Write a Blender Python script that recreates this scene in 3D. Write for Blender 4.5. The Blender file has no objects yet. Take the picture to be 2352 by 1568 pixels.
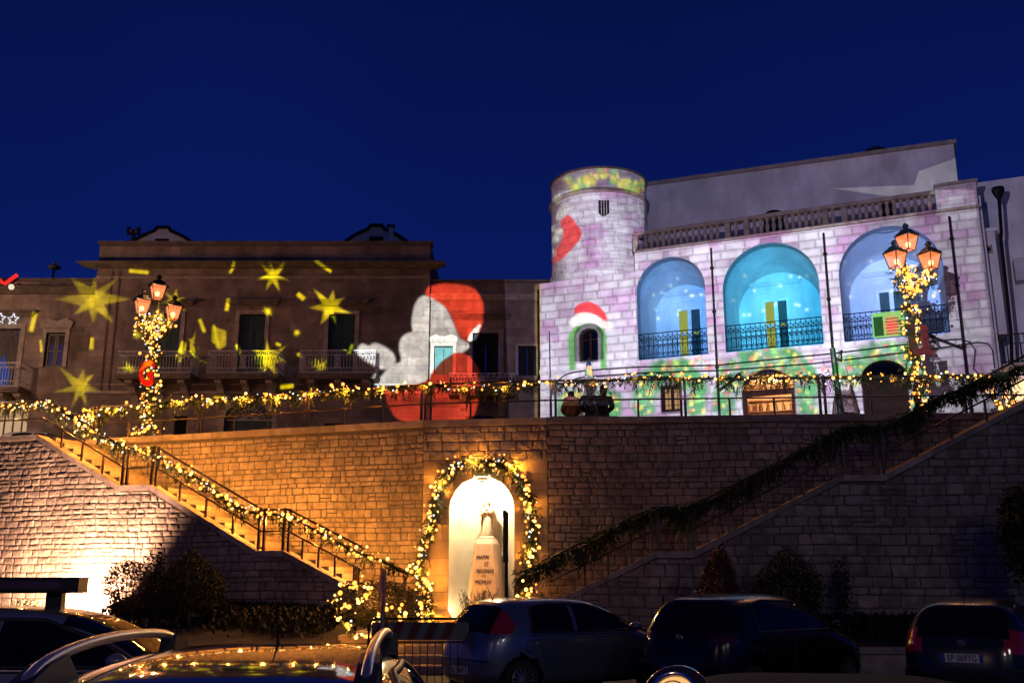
import bpy, math, random
import numpy as np
from mathutils import Vector, Matrix
random.seed(7)
R = random.Random(11)
SC = bpy.context.scene
COL = SC.collection
PI = math.pi
rad = math.radians

# ------------------------------------------------------------------ camera, sky, exposure
F_PX, TH, EYE = 2248.0, math.atan(553 / 2248.0), 1.72      # measured for a 2352 px wide picture
cam = bpy.data.objects.new('camera', bpy.data.cameras.new('camera')); COL.objects.link(cam)
cam.location = (0, 0, EYE); cam.rotation_euler = (PI / 2 + TH, 0, 0)
cam.data.sensor_width = 36; cam.data.lens = 36 * F_PX / 2352; cam.data.clip_end = 3000; cam.data.clip_start = .05
SC.camera = cam
W = bpy.data.worlds.new('World'); SC.world = W; W.use_nodes = True
SC.view_settings.view_transform = 'Standard'; SC.view_settings.look = 'None'
SC.view_settings.exposure = 0; SC.view_settings.gamma = 1
nt = W.node_tree; nt.nodes.clear()
def N(nt, t, **k):
    n = nt.nodes.new(t)
    for a, b in k.items(): setattr(n, a, b)
    return n
out = N(nt, 'ShaderNodeOutputWorld'); bg = N(nt, 'ShaderNodeBackground'); bg.inputs[1].default_value = 1.0
tc = N(nt, 'ShaderNodeTexCoord'); sp = N(nt, 'ShaderNodeSeparateXYZ'); cr = N(nt, 'ShaderNodeValToRGB')
nt.links.new(tc.outputs['Generated'], sp.inputs[0]); nt.links.new(sp.outputs[2], cr.inputs[0])
cr.color_ramp.elements[0].position = 0.0; cr.color_ramp.elements[0].color = (.0075, .025, .20, 1)
cr.color_ramp.elements[1].position = 0.62; cr.color_ramp.elements[1].color = (.0013, .0048, .050, 1)
e = cr.color_ramp.elements.new(.30); e.color = (.0024, .0095, .105, 1)
no = N(nt, 'ShaderNodeTexNoise'); no.inputs['Scale'].default_value = 2.2; no.inputs['Detail'].default_value = 3
mx = N(nt, 'ShaderNodeMix', data_type='RGBA', blend_type='MULTIPLY'); mr = N(nt, 'ShaderNodeMapRange')
mr.inputs[1].default_value = .3; mr.inputs[2].default_value = .7; mr.inputs[3].default_value = .86; mr.inputs[4].default_value = 1.12
nt.links.new(tc.outputs['Generated'], no.inputs['Vector']); nt.links.new(no.outputs[0], mr.inputs[0])
mx.inputs[0].default_value = 1
nt.links.new(cr.outputs[0], mx.inputs[6]); nt.links.new(mr.outputs[0], mx.inputs[7])
nt.links.new(mx.outputs[2], bg.inputs[0]); nt.links.new(bg.outputs[0], out.inputs[0])
SC.cycles.use_denoising = True
SC.cycles.use_light_tree = True
SC.cycles.sample_clamp_indirect = 4
SC.cycles.max_bounces = 5; SC.cycles.diffuse_bounces = 3; SC.cycles.glossy_bounces = 3

# ------------------------------------------------------------------ picture measurement
def ray(px, py):
    x = (px - 1176) / F_PX; y = -(py - 784) / F_PX
    return Vector((x, math.cos(TH) - y * math.sin(TH), math.sin(TH) + y * math.cos(TH)))
def atz(px, py, z):
    r = ray(px, py); return Vector((0, 0, EYE)) + r * ((z - EYE) / r.z)
def atY(px, py, Y):
    r = ray(px, py); return Vector((0, 0, EYE)) + r * (Y / r.y)
class Plane:
    """vertical plane; local x runs along it, local y goes behind it, z is height"""
    def __init__(s, a, b):
        s.a = Vector((a[0], a[1], 0)); d = Vector((b[0] - a[0], b[1] - a[1], 0)); s.len = d.length; s.u = d.normalized()
        s.b = Vector((-s.u.y, s.u.x, 0))
        s.M = Matrix(((s.u.x, s.b.x, 0, s.a.x), (s.u.y, s.b.y, 0, s.a.y), (0, 0, 1, 0), (0, 0, 0, 1)))
    def uz(s, px, py, d=0.0):
        r = ray(px, py); a = s.a + s.b * d
        t = a.dot(s.b) / r.dot(s.b); p = Vector((0, 0, EYE)) + r * t
        return (p - a).dot(s.u), p.z
    def pt(s, u, d, z): return s.M @ Vector((u, d, z))

# ------------------------------------------------------------------ mesh builder
ORG = {}
class MB:
    def __init__(s, M=None): s.v = []; s.f = []; s.t = []; s.M = M; s.tone = .5; s.mi = []; s.cm = 0
    def add(s, vs, fs, tone=None):
        b = len(s.v)
        if s.M is not None: vs = [s.M @ Vector(p) for p in vs]
        s.v += [tuple(p) for p in vs]; s.f += [tuple(b + i for i in q) for q in fs]
        s.t += [s.tone if tone is None else tone] * len(vs); s.mi += [s.cm] * len(fs)
        return s
    def box(s, x0, x1, y0, y1, z0, z1, tone=None):
        v = [(x0, y0, z0), (x1, y0, z0), (x1, y1, z0), (x0, y1, z0), (x0, y0, z1), (x1, y0, z1), (x1, y1, z1), (x0, y1, z1)]
        return s.add(v, [(3, 2, 1, 0), (4, 5, 6, 7), (0, 1, 5, 4), (1, 2, 6, 5), (2, 3, 7, 6), (3, 0, 4, 7)], tone)
    def bbox(s, x0, x1, y0, y1, z0, z1, r=.01, tone=None):
        """box with its front (low y), and side edges chamfered"""
        v = [(x0, y1, z0), (x1, y1, z0), (x1, y1, z1), (x0, y1, z1), (x0, y0 + r, z0), (x1, y0 + r, z0), (x1, y0 + r, z1), (x0, y0 + r, z1),
             (x0 + r, y0, z0 + r), (x1 - r, y0, z0 + r), (x1 - r, y0, z1 - r), (x0 + r, y0, z1 - r)]
        f = [(0, 3, 2, 1), (0, 1, 5, 4), (1, 2, 6, 5), (2, 3, 7, 6), (3, 0, 4, 7), (4, 5, 9, 8), (5, 6, 10, 9), (6, 7, 11, 10), (7, 4, 8, 11), (8, 9, 10, 11)]
        return s.add(v, f, tone)
    def prism(s, poly, y0, y1, tone=None):
        """polygon in x,z pushed along y"""
        n = len(poly)
        v = [(x, y0, z) for x, z in poly] + [(x, y1, z) for x, z in poly]
        f = [tuple(range(n)), tuple(range(2 * n - 1, n - 1, -1))] + [(i, i + n, (i + 1) % n + n, (i + 1) % n) for i in range(n)]
        return s.add(v, f, tone)
    def tube(s, pts, r, n=6, cap=True, tone=None):
        pts = [Vector(p) for p in pts]; rs = r if isinstance(r, (list, tuple)) else [r] * len(pts)
        v = []; f = []
        for i, p in enumerate(pts):
            t = (pts[min(i + 1, len(pts) - 1)] - pts[max(i - 1, 0)])
            if t.length < 1e-9: t = Vector((0, 0, 1))
            t.normalize(); a = Vector((0, 0, 1)) if abs(t.z) < .9 else Vector((1, 0, 0))
            x = t.cross(a).normalized(); y = t.cross(x)
            for k in range(n):
                an = 2 * PI * k / n; v.append(p + (x * math.cos(an) + y * math.sin(an)) * rs[i])
        for i in range(len(pts) - 1):
            for k in range(n):
                a = i * n + k; b = i * n + (k + 1) % n; f.append((a, b, b + n, a + n))
        if cap: f.append(tuple(range(n))[::-1]); f.append(tuple((len(pts) - 1) * n + k for k in range(n)))
        return s.add(v, f, tone)
    def lathe(s, prof, c=(0, 0, 0), n=12, a0=0, a1=2 * PI, tone=None, sx=1, sy=1):
        full = abs(a1 - a0 - 2 * PI) < 1e-6; m = n if full else n + 1; v = []; f = []
        for r, z in prof:
            for k in range(m):
                an = a0 + (a1 - a0) * k / n; v.append((c[0] + r * math.cos(an) * sx, c[1] + r * math.sin(an) * sy, c[2] + z))
        for i in range(len(prof) - 1):
            for k in range(n):
                a = i * m + k; b = i * m + (k + 1) % m; f.append((a, b, b + m, a + m))
        return s.add(v, f, tone)
    def ball(s, c, r, n=8, m=6, tone=None, sz=1):
        pr = [(max(1e-4, r * math.sin(PI * i / m)), -r * sz * math.cos(PI * i / m)) for i in range(m + 1)]
        return s.lathe(pr, c, n, tone=tone)
    def mesh(s, name, mats, smooth=False, off=(0, 0, 0)):
        me = bpy.data.meshes.new(name); o = Vector(off)
        vs = np.array(s.v, dtype=np.float32).reshape(-1, 3) - np.array(o, dtype=np.float32)
        me.from_pydata(vs.tolist(), [], s.f)
        at = me.attributes.new('tone', 'FLOAT', 'POINT'); at.data.foreach_set('value', np.array(s.t, dtype=np.float32))
        for m_ in (mats if isinstance(mats, (list, tuple)) else [mats]): me.materials.append(m_)
        if len(me.materials) > 1: me.polygons.foreach_set('material_index', s.mi)
        if smooth: me.polygons.foreach_set('use_smooth', [True] * len(me.polygons))
        me.update(); return me
    def build(s, name, mats, parent=None, smooth=False, **kw):
        if parent is not None: off = ORG[parent.name]
        elif s.v:
            a = np.array(s.v); off = Vector(((a[:, 0].min() + a[:, 0].max()) / 2, (a[:, 1].min() + a[:, 1].max()) / 2, a[:, 2].min()))
        else: off = Vector((0, 0, 0))
        o = bpy.data.objects.new(name, s.mesh(name, mats, smooth, off)); COL.objects.link(o)
        if parent is not None: o.parent = parent
        else: o.location = off
        ORG[o.name] = off
        return tag(o, **kw)
def tag(o, label=None, cat=None, group=None, kind=None):
    if label: o['label'] = label
    if cat: o['category'] = cat
    if group: o['group'] = group
    if kind: o['kind'] = kind
    return o
def thing(name, loc, label, cat, group=None):
    o = bpy.data.objects.new(name, None); COL.objects.link(o); o.location = loc; o.empty_display_size = .2
    ORG[o.name] = Vector(loc); return tag(o, label, cat, group)
def node(name, parent):
    """an empty part that holds sub-parts"""
    o = bpy.data.objects.new(name, None); COL.objects.link(o); o.parent = parent; ORG[o.name] = ORG[parent.name]; return o
def copy_tree(o, parent=None, loc=None, rz=None):
    c = o.copy(); COL.objects.link(c); c.parent = parent
    if loc is not None: c.location = loc
    if rz is not None: c.rotation_euler = (0, 0, rz)
    for ch in list(o.children): copy_tree(ch, c)
    return c
def text(name, s, size, mat, parent=None, M=None, ext=.004, align='CENTER', off=0, sx=1, **kw):
    cu = bpy.data.curves.new(name, 'FONT'); cu.body = s; cu.size = size; cu.extrude = ext; cu.align_x = align; cu.align_y = 'CENTER'; cu.offset = off; cu.resolution_u = 3
    o = bpy.data.objects.new(name, cu); COL.objects.link(o); bpy.context.view_layer.update()
    me = bpy.data.meshes.new_from_object(o.evaluated_get(bpy.context.evaluated_depsgraph_get())); bpy.data.objects.remove(o)
    me.materials.clear(); me.materials.append(mat); o = bpy.data.objects.new(name, me); COL.objects.link(o)
    M = M @ Matrix.Diagonal((sx, 1, 1, 1)); me.transform(M)
    if parent is not None: o.parent = parent; me.transform(Matrix.Translation(-ORG[parent.name])); ORG[o.name] = ORG[parent.name]
    else:
        c = sum((v.co for v in me.vertices), Vector()) / len(me.vertices); me.transform(Matrix.Translation(-c)); o.location = c; ORG[o.name] = c
    return tag(o, **kw)

# ------------------------------------------------------------------ materials
def mat(name, c1, rough=.8, c2=None, scale=3.0, metal=0.0, bump=0.0, bscale=30., coat=0., spec=.5, tone=None, emis=None, estr=0, detail=5, stretch=None, stain=0):
    """procedural surface: noise mixes c1 and c2; tone lets the per-piece attribute shift the colour"""
    m_ = bpy.data.materials.new(name); m_.use_nodes = True; nt = m_.node_tree
    b = nt.nodes['Principled BSDF']; b.inputs['Roughness'].default_value = rough; b.inputs['Metallic'].default_value = metal
    b.inputs['Coat Weight'].default_value = coat; b.inputs['Coat Roughness'].default_value = .04; b.inputs['Specular IOR Level'].default_value = spec
    c2 = c2 or tuple(x * .72 for x in c1)
    tc = N(nt, 'ShaderNodeNewGeometry'); no = N(nt, 'ShaderNodeTexNoise'); no.inputs['Scale'].default_value = scale; no.inputs['Detail'].default_value = detail
    src = tc.outputs['Position']
    if stretch:
        mp = N(nt, 'ShaderNodeMapping'); mp.inputs['Scale'].default_value = stretch; nt.links.new(src, mp.inputs[0]); src = mp.outputs[0]
    nt.links.new(src, no.inputs['Vector'])
    r1 = N(nt, 'ShaderNodeMapRange'); r1.inputs[1].default_value = .32; r1.inputs[2].default_value = .68; nt.links.new(no.outputs[0], r1.inputs[0])
    mx = N(nt, 'ShaderNodeMix', data_type='RGBA'); mx.inputs[6].default_value = (*c1, 1); mx.inputs[7].default_value = (*c2, 1)
    nt.links.new(r1.outputs[0], mx.inputs[0]); colr = mx.outputs[2]
    if tone:
        at = N(nt, 'ShaderNodeAttribute', attribute_name='tone'); m2 = N(nt, 'ShaderNodeMix', data_type='RGBA', blend_type='MULTIPLY'); m2.inputs[0].default_value = 1
        rp = N(nt, 'ShaderNodeValToRGB'); rp.color_ramp.interpolation = 'LINEAR'
        for i, c in enumerate(tone):
            el = rp.color_ramp.elements[i] if i < 2 else rp.color_ramp.elements.new(.5)
            el.color = (*c, 1)
        nt.links.new(at.outputs['Fac'], rp.inputs[0]); nt.links.new(colr, m2.inputs[6]); nt.links.new(rp.outputs[0], m2.inputs[7]); colr = m2.outputs[2]
    if stain:
        n3 = N(nt, 'ShaderNodeTexNoise'); n3.inputs['Scale'].default_value = .8; n3.inputs['Detail'].default_value = 7; n3.inputs['Roughness'].default_value = .65
        mp3 = N(nt, 'ShaderNodeMapping'); mp3.inputs['Scale'].default_value = (1, 1, .45); nt.links.new(tc.outputs['Position'], mp3.inputs[0]); nt.links.new(mp3.outputs[0], n3.inputs['Vector'])
        r3 = N(nt, 'ShaderNodeMapRange'); r3.inputs[1].default_value = .38; r3.inputs[2].default_value = .62; r3.inputs[3].default_value = 1 - stain; r3.inputs[4].default_value = 1.08; nt.links.new(n3.outputs[0], r3.inputs[0])
        m4 = N(nt, 'ShaderNodeMix', data_type='RGBA', blend_type='MULTIPLY'); m4.inputs[0].default_value = 1; nt.links.new(colr, m4.inputs[6]); nt.links.new(r3.outputs[0], m4.inputs[7]); colr = m4.outputs[2]
    nt.links.new(colr, b.inputs['Base Color'])
    if bump:
        n2 = N(nt, 'ShaderNodeTexNoise'); n2.inputs['Scale'].default_value = bscale; n2.inputs['Detail'].default_value = 6; nt.links.new(tc.outputs['Position'], n2.inputs['Vector'])
        bp = N(nt, 'ShaderNodeBump'); bp.inputs['Strength'].default_value = bump; bp.inputs['Distance'].default_value = .03
        nt.links.new(n2.outputs[0], bp.inputs['Height']); nt.links.new(bp.outputs[0], b.inputs['Normal'])
    if emis: b.inputs['Emission Color'].default_value = (*emis, 1); b.inputs['Emission Strength'].default_value = estr
    return m_
def glass(name, tint=(.02, .025, .03), rough=.03, alpha=1.0):
    m_ = mat(name, tint, rough, spec=.9); 
    if alpha < 1: m_.node_tree.nodes['Principled BSDF'].inputs['Alpha'].default_value = alpha
    return m_
def emit(name, c, s, sampled=False):
    m_ = bpy.data.materials.new(name); m_.use_nodes = True; nt = m_.node_tree; nt.nodes.clear()
    o = N(nt, 'ShaderNodeOutputMaterial'); e = N(nt, 'ShaderNodeEmission'); e.inputs[0].default_value = (*c, 1); e.inputs[1].default_value = s
    nt.links.new(e.outputs[0], o.inputs[0])
    if not sampled: m_.cycles.emission_sampling = 'NONE'
    return m_
T3 = ((.62, .58, .55), (1.12, 1.06, .98), (.9, .88, .86))
M = dict(
    rubble=mat('limestone_rubble', (.42, .36, .29), .9, (.25, .21, .165), 5, bump=.9, bscale=14, stain=.42, tone=((.72, .68, .66), (1.2, 1.12, 1.02), (.95, .93, .9))),
    mortar=mat('mortar', (.12, .1, .08), .95, (.075, .062, .05), 6, bump=.6, bscale=30),
    ashlar=mat('tufa_ashlar', (.30, .235, .19), .9, (.19, .145, .12), 2.2, bump=.35, bscale=25, stain=.4, tone=T3),
    ashlar_back=mat('tufa_joint', (.13, .1, .085), .95, bump=.3),
    trim=mat('carved_limestone', (.36, .30, .24), .85, (.22, .18, .14), 4, bump=.3, bscale=30),
    trim_dark=mat('weathered_cornice', (.17, .135, .10), .9, (.08, .065, .05), 3, bump=.5, bscale=18),
    white=mat('limewashed_stone', (.74, .72, .70), .85, (.60, .58, .56), 3.2, bump=.55, bscale=16, stain=.22, tone=((.82, .8, .79), (1.05, 1.04, 1.02), (.96, .95, .94))),
    white_back=mat('limewashed_joint', (.42, .40, .40), .9, (.32, .3, .3), 7, bump=.4),
    plaster=mat('white_plaster', (.70, .68, .66), .9, (.58, .56, .54), 1.2, bump=.25, bscale=20, stain=.25),
    coping=mat('coping_stone', (.42, .36, .30), .85, (.24, .2, .165), 4, bump=.5, bscale=22, tone=T3),
    step=mat('step_stone', (.42, .35, .27), .85, (.28, .23, .17), 5, bump=.3, bscale=25, tone=T3),
    iron=mat('black_iron', (.02, .018, .016), .45, metal=.6, bump=.1),
    rail=mat('brown_painted_rail', (.05, .035, .025), .4, (.03, .02, .015), 8, metal=.4),
    white_iron=mat('white_painted_iron', (.55, .53, .52), .5, (.38, .36, .35), 9),
    green_door=mat('dark_green_shutter', (.012, .05, .045), .6, (.008, .028, .026), 3),
    shutter=mat('grey_brown_shutter', (.12, .10, .085), .7),
    wood=mat('brown_wood_door', (.14, .06, .03), .55, (.07, .03, .015), 4, stretch=(12, 12, 1)),
    dark=mat('dark_void', (.006, .006, .007), .9),
    window=glass('night_window_glass', (.01, .012, .016), .06),
    leaf=mat('garland_leaf', (.035, .06, .014), .7, (.015, .026, .008), 7, tone=((.5, .55, .5), (1.7, 1.6, 1.0), (1, 1, 1))),
    redleaf=mat('red_leaf', (.10, .03, .018), .6, (.045, .014, .01), 9, tone=T3),
    hedge=mat('hedge_leaf', (.014, .022, .008), .8, (.007, .011, .004), 6, tone=T3),
    bush=mat('bush_leaf', (.05, .06, .02), .6, (.025, .03, .012), 8, tone=T3),
    herb=mat('rosemary_leaf', (.16, .18, .09), .6, (.09, .11, .05), 8, tone=T3),
    bark=mat('bark', (.07, .05, .035), .9, bump=.5),
    soil=mat('garden_soil', (.05, .034, .022), .95, (.024, .016, .011), 6, bump=1, bscale=20),
    asphalt=mat('asphalt', (.05, .048, .046), .8, (.035, .034, .033), 4, bump=.3, bscale=60),
    paving=mat('promenade_paving', (.25, .22, .19), .8, (.18, .16, .14), 3, bump=.2),
    red=mat('red_paint', (.55, .012, .01), .5, (.42, .01, .01), 5),
    white_paint=mat('white_paint', (.75, .75, .75), .5),
    black=mat('black_plastic', (.012, .012, .013), .45),
    rubber=mat('tyre_rubber', (.012, .012, .012), .9),
    chrome=mat('chrome', (.75, .75, .76), .12, (.7, .7, .71), metal=1),
    alloy=mat('alloy_wheel', (.5, .5, .52), .3, (.42, .42, .44), metal=.9),
    car_glass=mat('tinted_car_glass', (.005, .006, .007), .04, spec=.25),
    tail=mat('red_tail_lens', (.35, .008, .008), .12, (.22, .005, .005), 20, coat=1),
    plate=mat('licence_plate', (.62, .62, .64), .4),
    plate_blue=mat('plate_blue_band', (.01, .03, .35), .4),
    marble=mat('statue_marble', (.66, .58, .46), .6, (.48, .38, .26), 9, bump=.3),
    niche=mat('niche_plaster', (.74, .68, .56), .8, (.62, .55, .42), 2, bump=.12),
    cloth=mat('parasol_canvas', (.55, .50, .44), .9, (.42, .38, .33), 6, bump=.3),
    bulb=emit('warm_bulb', (1, .31, .045), 3.2), palebulb=emit('pale_warm_bulb', (1, .55, .14), 4), coolbulb=emit('cool_bulb', (.75, .85, 1), 2.2),
    cable=mat('grey_cable', (.05, .05, .055), .7),
)
# ------------------------------------------------------------------ the planes everything stands on
PF = Plane((0, 38), (1, 38))                       # long facade
PR = Plane((4.63, 34.6), (4.63 + .9205, 34.6 - .3907))   # lime-washed palace
ML = Plane((-15.9, 30.17), (-2.3, 25.5)); MC = Plane((-2.3, 25.5), (.9, 25.0)); MR = Plane((.9, 25.0), (15.5, 24.06))
WL = Plane(tuple((ML.pt(0, -2.1, 0))[:2]), tuple(ML.pt(ML.len, -2.1, 0)[:2]))
WR = Plane(tuple((MR.pt(0, -2.1, 0))[:2]), tuple(MR.pt(MR.len, -2.1, 0)[:2]))
PROM = 5.6; COPE = 5.85

# ------------------------------------------------------------------ stone laying
def course_joints(course, u0, u1, lmin, lmax, seed):
    rr = random.Random(seed * 7919 + course * 131 + 17); u = u0 - rr.uniform(0, lmax); out = []
    while u < u1 + lmax: out.append(u); u += rr.uniform(lmin, lmax)
    return out
class Hole:
    """opening with vertical jambs and an optional semicircular (or segmental) head"""
    def __init__(s, c, hw, z0, zs, rise=0.0): s.c, s.hw, s.z0, s.zs, s.rise = c, hw, z0, zs, rise; s.top = zs + rise
    def w(s, z):
        if z < s.z0 - 1e-6 or z > s.top: return 0.
        if z <= s.zs: return s.hw
        return s.hw * math.sqrt(max(0, 1 - ((z - s.zs) / s.rise) ** 2))
    def outline(s, n=24, g=0.0):
        p = [(s.c + s.hw + g, s.z0), (s.c + s.hw + g, s.zs)]
        if s.rise: p += [(s.c + (s.hw + g) * math.cos(PI * i / n), s.zs + (s.rise + g) * math.sin(PI * i / n)) for i in range(1, n)]
        else: p = [(s.c + s.hw + g, s.z0), (s.c + s.hw + g, s.zs + g), (s.c - s.hw - g, s.zs + g), (s.c - s.hw - g, s.z0)]; return p
        return p + [(s.c - s.hw - g, s.zs), (s.c - s.hw - g, s.z0)]
def lay(u0, u1, zb, ch, lr, seed, top=None, bot=None, holes=(), gap=.012, zmax=99):
    """course by course polygons (list of (u,z) loops). ch: function(course)->height"""
    out = []; z = zb; k = 0
    while z < zmax:
        h = ch(k); za, zb_ = z + gap / 2, z + h - gap / 2; z += h
        js = course_joints(k, u0, u1, lr[0], lr[1], seed); k += 1
        for a, b in zip(js[:-1], js[1:]):
            a = max(a, u0); b = min(b, u1)
            if b - a < .05: continue
            cuts = [za, zb_]
            for hl in holes:
                if b > hl.c - hl.hw and a < hl.c + hl.hw:
                    for zz in ([hl.z0] if hl.rise else [hl.z0, hl.top]):
                        if za + .03 < zz < zb_ - .03: cuts.append(zz)
            cuts.sort()
            for q0, q1 in zip(cuts[:-1], cuts[1:]):
                one(out, a, b, q0 + (.004 if q0 > za else 0), q1 - (.004 if q1 < zb_ else 0), holes, gap, top, bot)
    return out
def one(out, a, b, za, zb_, holes, gap, top, bot):
    for _once in (0,):
        for _twice in (0,):
            segs = [(a, b, None, None)]
            for hl in holes:
                w = hl.w(max(za, hl.z0) + 1e-4) if zb_ > hl.z0 + .01 else 0
                if w <= 0: continue
                ns = []
                for (p, q, l, r) in segs:
                    if q <= hl.c - w or p >= hl.c + w: ns.append((p, q, l, r)); continue
                    if p < hl.c - .001 and (hl.c - hl.w(zb_)) > p: ns.append((p, min(q, hl.c), l, hl))
                    if q > hl.c + .001 and (hl.c + hl.w(zb_)) < q: ns.append((max(p, hl.c), q, hl, r))
                segs = ns
            for (p, q, l, r) in segs:
                zs = [za, (za + zb_) / 2, zb_]
                L_ = [(max(p, l.c + l.w(zz) + gap / 2) if l else p + gap / 2, zz) for zz in zs]
                R_ = [(min(q, r.c - r.w(zz) - gap / 2) if r else q - gap / 2, zz) for zz in zs]
                if not l: L_ = [L_[0], L_[2]]
                if not r: R_ = [R_[0], R_[2]]
                if max(x for x, _ in R_) - min(x for x, _ in L_) < .04: continue
                if any(rx < lx for (lx, _), (rx, _) in ((L_[0], R_[0]), (L_[-1], R_[-1]))):
                    m_ = (L_[0][0] + R_[0][0]) / 2
                    if L_[0][0] > R_[0][0]: continue
                    L_[-1] = R_[-1] = ((L_[-1][0] + R_[-1][0]) / 2, zb_)
                poly = L_[::-1] if False else [L_[0]] + R_ + L_[:0:-1]
                if top:
                    us = [x for x, _ in poly]; ta = [top(x) for x, _ in poly]
                    if min(zz - t for (x, zz), t in zip(poly, ta)) > -.04: continue
                    if any(zz > t for (x, zz), t in zip(poly, ta)):
                        n_ = 6; ua, ub = min(us), max(us)
                        tp = [(ub - (ub - ua) * i / n_, min(zb_, top(ub - (ub - ua) * i / n_))) for i in range(n_ + 1)]
                        tp = [q_ for q_ in tp if q_[1] > za + .02]
                        if len(tp) < 2: continue
                        poly = [(tp[-1][0], za), (tp[0][0], za)] + tp
                if bot and max(zz for _, zz in poly) < bot((poly[0][0] + poly[1][0]) / 2): continue
                c = []
                for q_ in poly:
                    if not c or (abs(c[-1][0] - q_[0]) + abs(c[-1][1] - q_[1])) > .004: c.append(q_)
                if len(c) > 2 and (abs(c[-1][0] - c[0][0]) + abs(c[-1][1] - c[0][1])) < .004: c.pop()
                if len(c) > 2: out.append(c)
    return out
def warp(x, z): return (x + .02 * math.sin(z * 2.3 + x * .7), z + .012 * math.sin(x * 1.15 + z * .4) + .006 * math.sin(x * 3.1 + z * 2.7))
def rubble_split(polys, seed):
    rr = random.Random(seed); out = []
    for p in polys:
        if len(p) == 4 and rr.random() < .10:
            (a, b, c, d) = p; h = c[1] - b[1]
            if abs(c[1] - d[1]) < .01 and h > .16:
                q = b[1] + h * rr.uniform(.4, .6); out += [[a, b, (c[0], q - .015), (d[0], q - .015)], [(a[0], q + .015), (b[0], q + .015), c, d]]; continue
        if len(p) == 4 and rr.random() < .8:
            j = lambda t: (t[0] + rr.uniform(-.014, .014), t[1] + rr.uniform(-.010, .010)); p = [j(t) for t in p]
            (a, b, c, d) = p; k = .024   # cut the corners so the stones read as rounded
            w_ = abs(b[0] - a[0]); h_ = abs(d[1] - a[1])
            if w_ > .14 and h_ > .1: p = [(a[0], a[1] + k), (a[0] + k, a[1]), (b[0] - k, b[1]), (b[0], b[1] + k), (c[0], c[1] - k), (c[0] - k, c[1]), (d[0] + k, d[1]), (d[0], d[1] - k)]
        out.append(p)
    return out
def stone(mb, poly, proud, bev, rr, depth=.06, pillow=.5, wrap=None):
    n = len(poly); cx = sum(p[0] for p in poly) / n; cz = sum(p[1] for p in poly) / n
    tone = min(1, max(0, rr.gauss(.5, .22)))
    pr = proud * rr.uniform(.55, 1.25)
    jag = bev * .5
    back = [(x, depth, z) for x, z in poly]; fr = []
    for x, z in poly:
        dx, dz = cx - x, cz - z; L = math.hypot(dx, dz) or 1
        sx = min(bev * 1.5 / L, .4)
        fr.append((x + dx * sx + rr.uniform(-jag, jag), -pr * rr.uniform(.6, 1), z + dz * sx + rr.uniform(-jag, jag)))
    v = back + [(x, -pr * .15, z) for x, z in poly] + fr + [(cx + rr.uniform(-.02, .02), -pr * (1 + pillow), cz)]
    f = []
    for i in range(n):
        j = (i + 1) % n
        f += [(i, j, j + n, i + n), (i + n, j + n, j + 2 * n, i + 2 * n), (i + 2 * n, j + 2 * n, 3 * n)]
    if wrap: v = [wrap(*p) for p in v]
    mb.add(v, f, tone)
def stones(polys, M_, mat_, parent, seed, proud=.025, bev=.014, name='stone', lim=300, pillow=.5, score=None, wrap=None, visible=None):
    """the largest `lim` stones become parts of their own, the rest one part"""
    rr = random.Random(seed)
    def area(p): return (max(x for x, _ in p) - min(x for x, _ in p)) * (max(z for _, z in p) - min(z for _, z in p))
    def sc_(p):
        c = p[0]; w = M_ @ Vector((c[0], 0, c[1])) if M_ else Vector((c[0], 0, c[1]))
        a = area(p) / (w.y ** 2)
        if visible and not visible(c[0], c[1]): a *= .001
        if abs(w.x / max(w.y, .1)) > .53: a *= .001
        return -a
    if mat_ is M['rubble']: polys = [[warp(*q) for q in p] for p in rubble_split(polys, seed)]
    polys = sorted(polys, key=sc_)
    for i, p in enumerate(polys[:lim]):
        mb = MB(M_); stone(mb, p, proud, bev, rr, pillow=pillow, wrap=wrap); mb.build(name, mat_, parent)
    if len(polys) > lim:
        mb = MB(M_)
        for p in polys[lim:]: stone(mb, p, proud, bev, rr, pillow=pillow, wrap=wrap)
        mb.build(name + 'work', mat_, parent, kind='stuff')
def slab(mb, outer, holes, y0, y1):
    """wall sheet with real openings: filled front by triangulation, with reveals"""
    from mathutils.geometry import tessellate_polygon
    loops = [outer] + holes
    for yy, flip in ((y0, False), (y1, True)):
        tri = tessellate_polygon([[Vector((x, z, 0)) for x, z in l] for l in loops])
        fl = [(x, yy, z) for l in loops for x, z in l]
        mb.add(fl, [t if not flip else t[::-1] for t in tri])
    for l in loops:
        n = len(l)
        mb.add([(x, y0, z) for x, z in l] + [(x, y1, z) for x, z in l], [(i, (i + 1) % n, (i + 1) % n + n, i + n) for i in range(n)])
def pl_top(pts):
    xs = [p[0] for p in pts]; zs = [p[1] for p in pts]
    return lambda u: float(np.interp(u, xs, zs))

# ------------------------------------------------------------------ ground
g = MB()
nx, ny = 60, 60
gx = [-60 + 120 * i / nx for i in range(nx + 1)]; gy = [-30, -10, 0, 4, 8, 12, 16, 18, 19.6]
g.add([(-400, -400, 0), (400, -400, 0), (400, 900, 0), (-400, 900, 0)], [(0, 1, 2, 3)]).build('ground', M['asphalt'], kind='structure')
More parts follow.
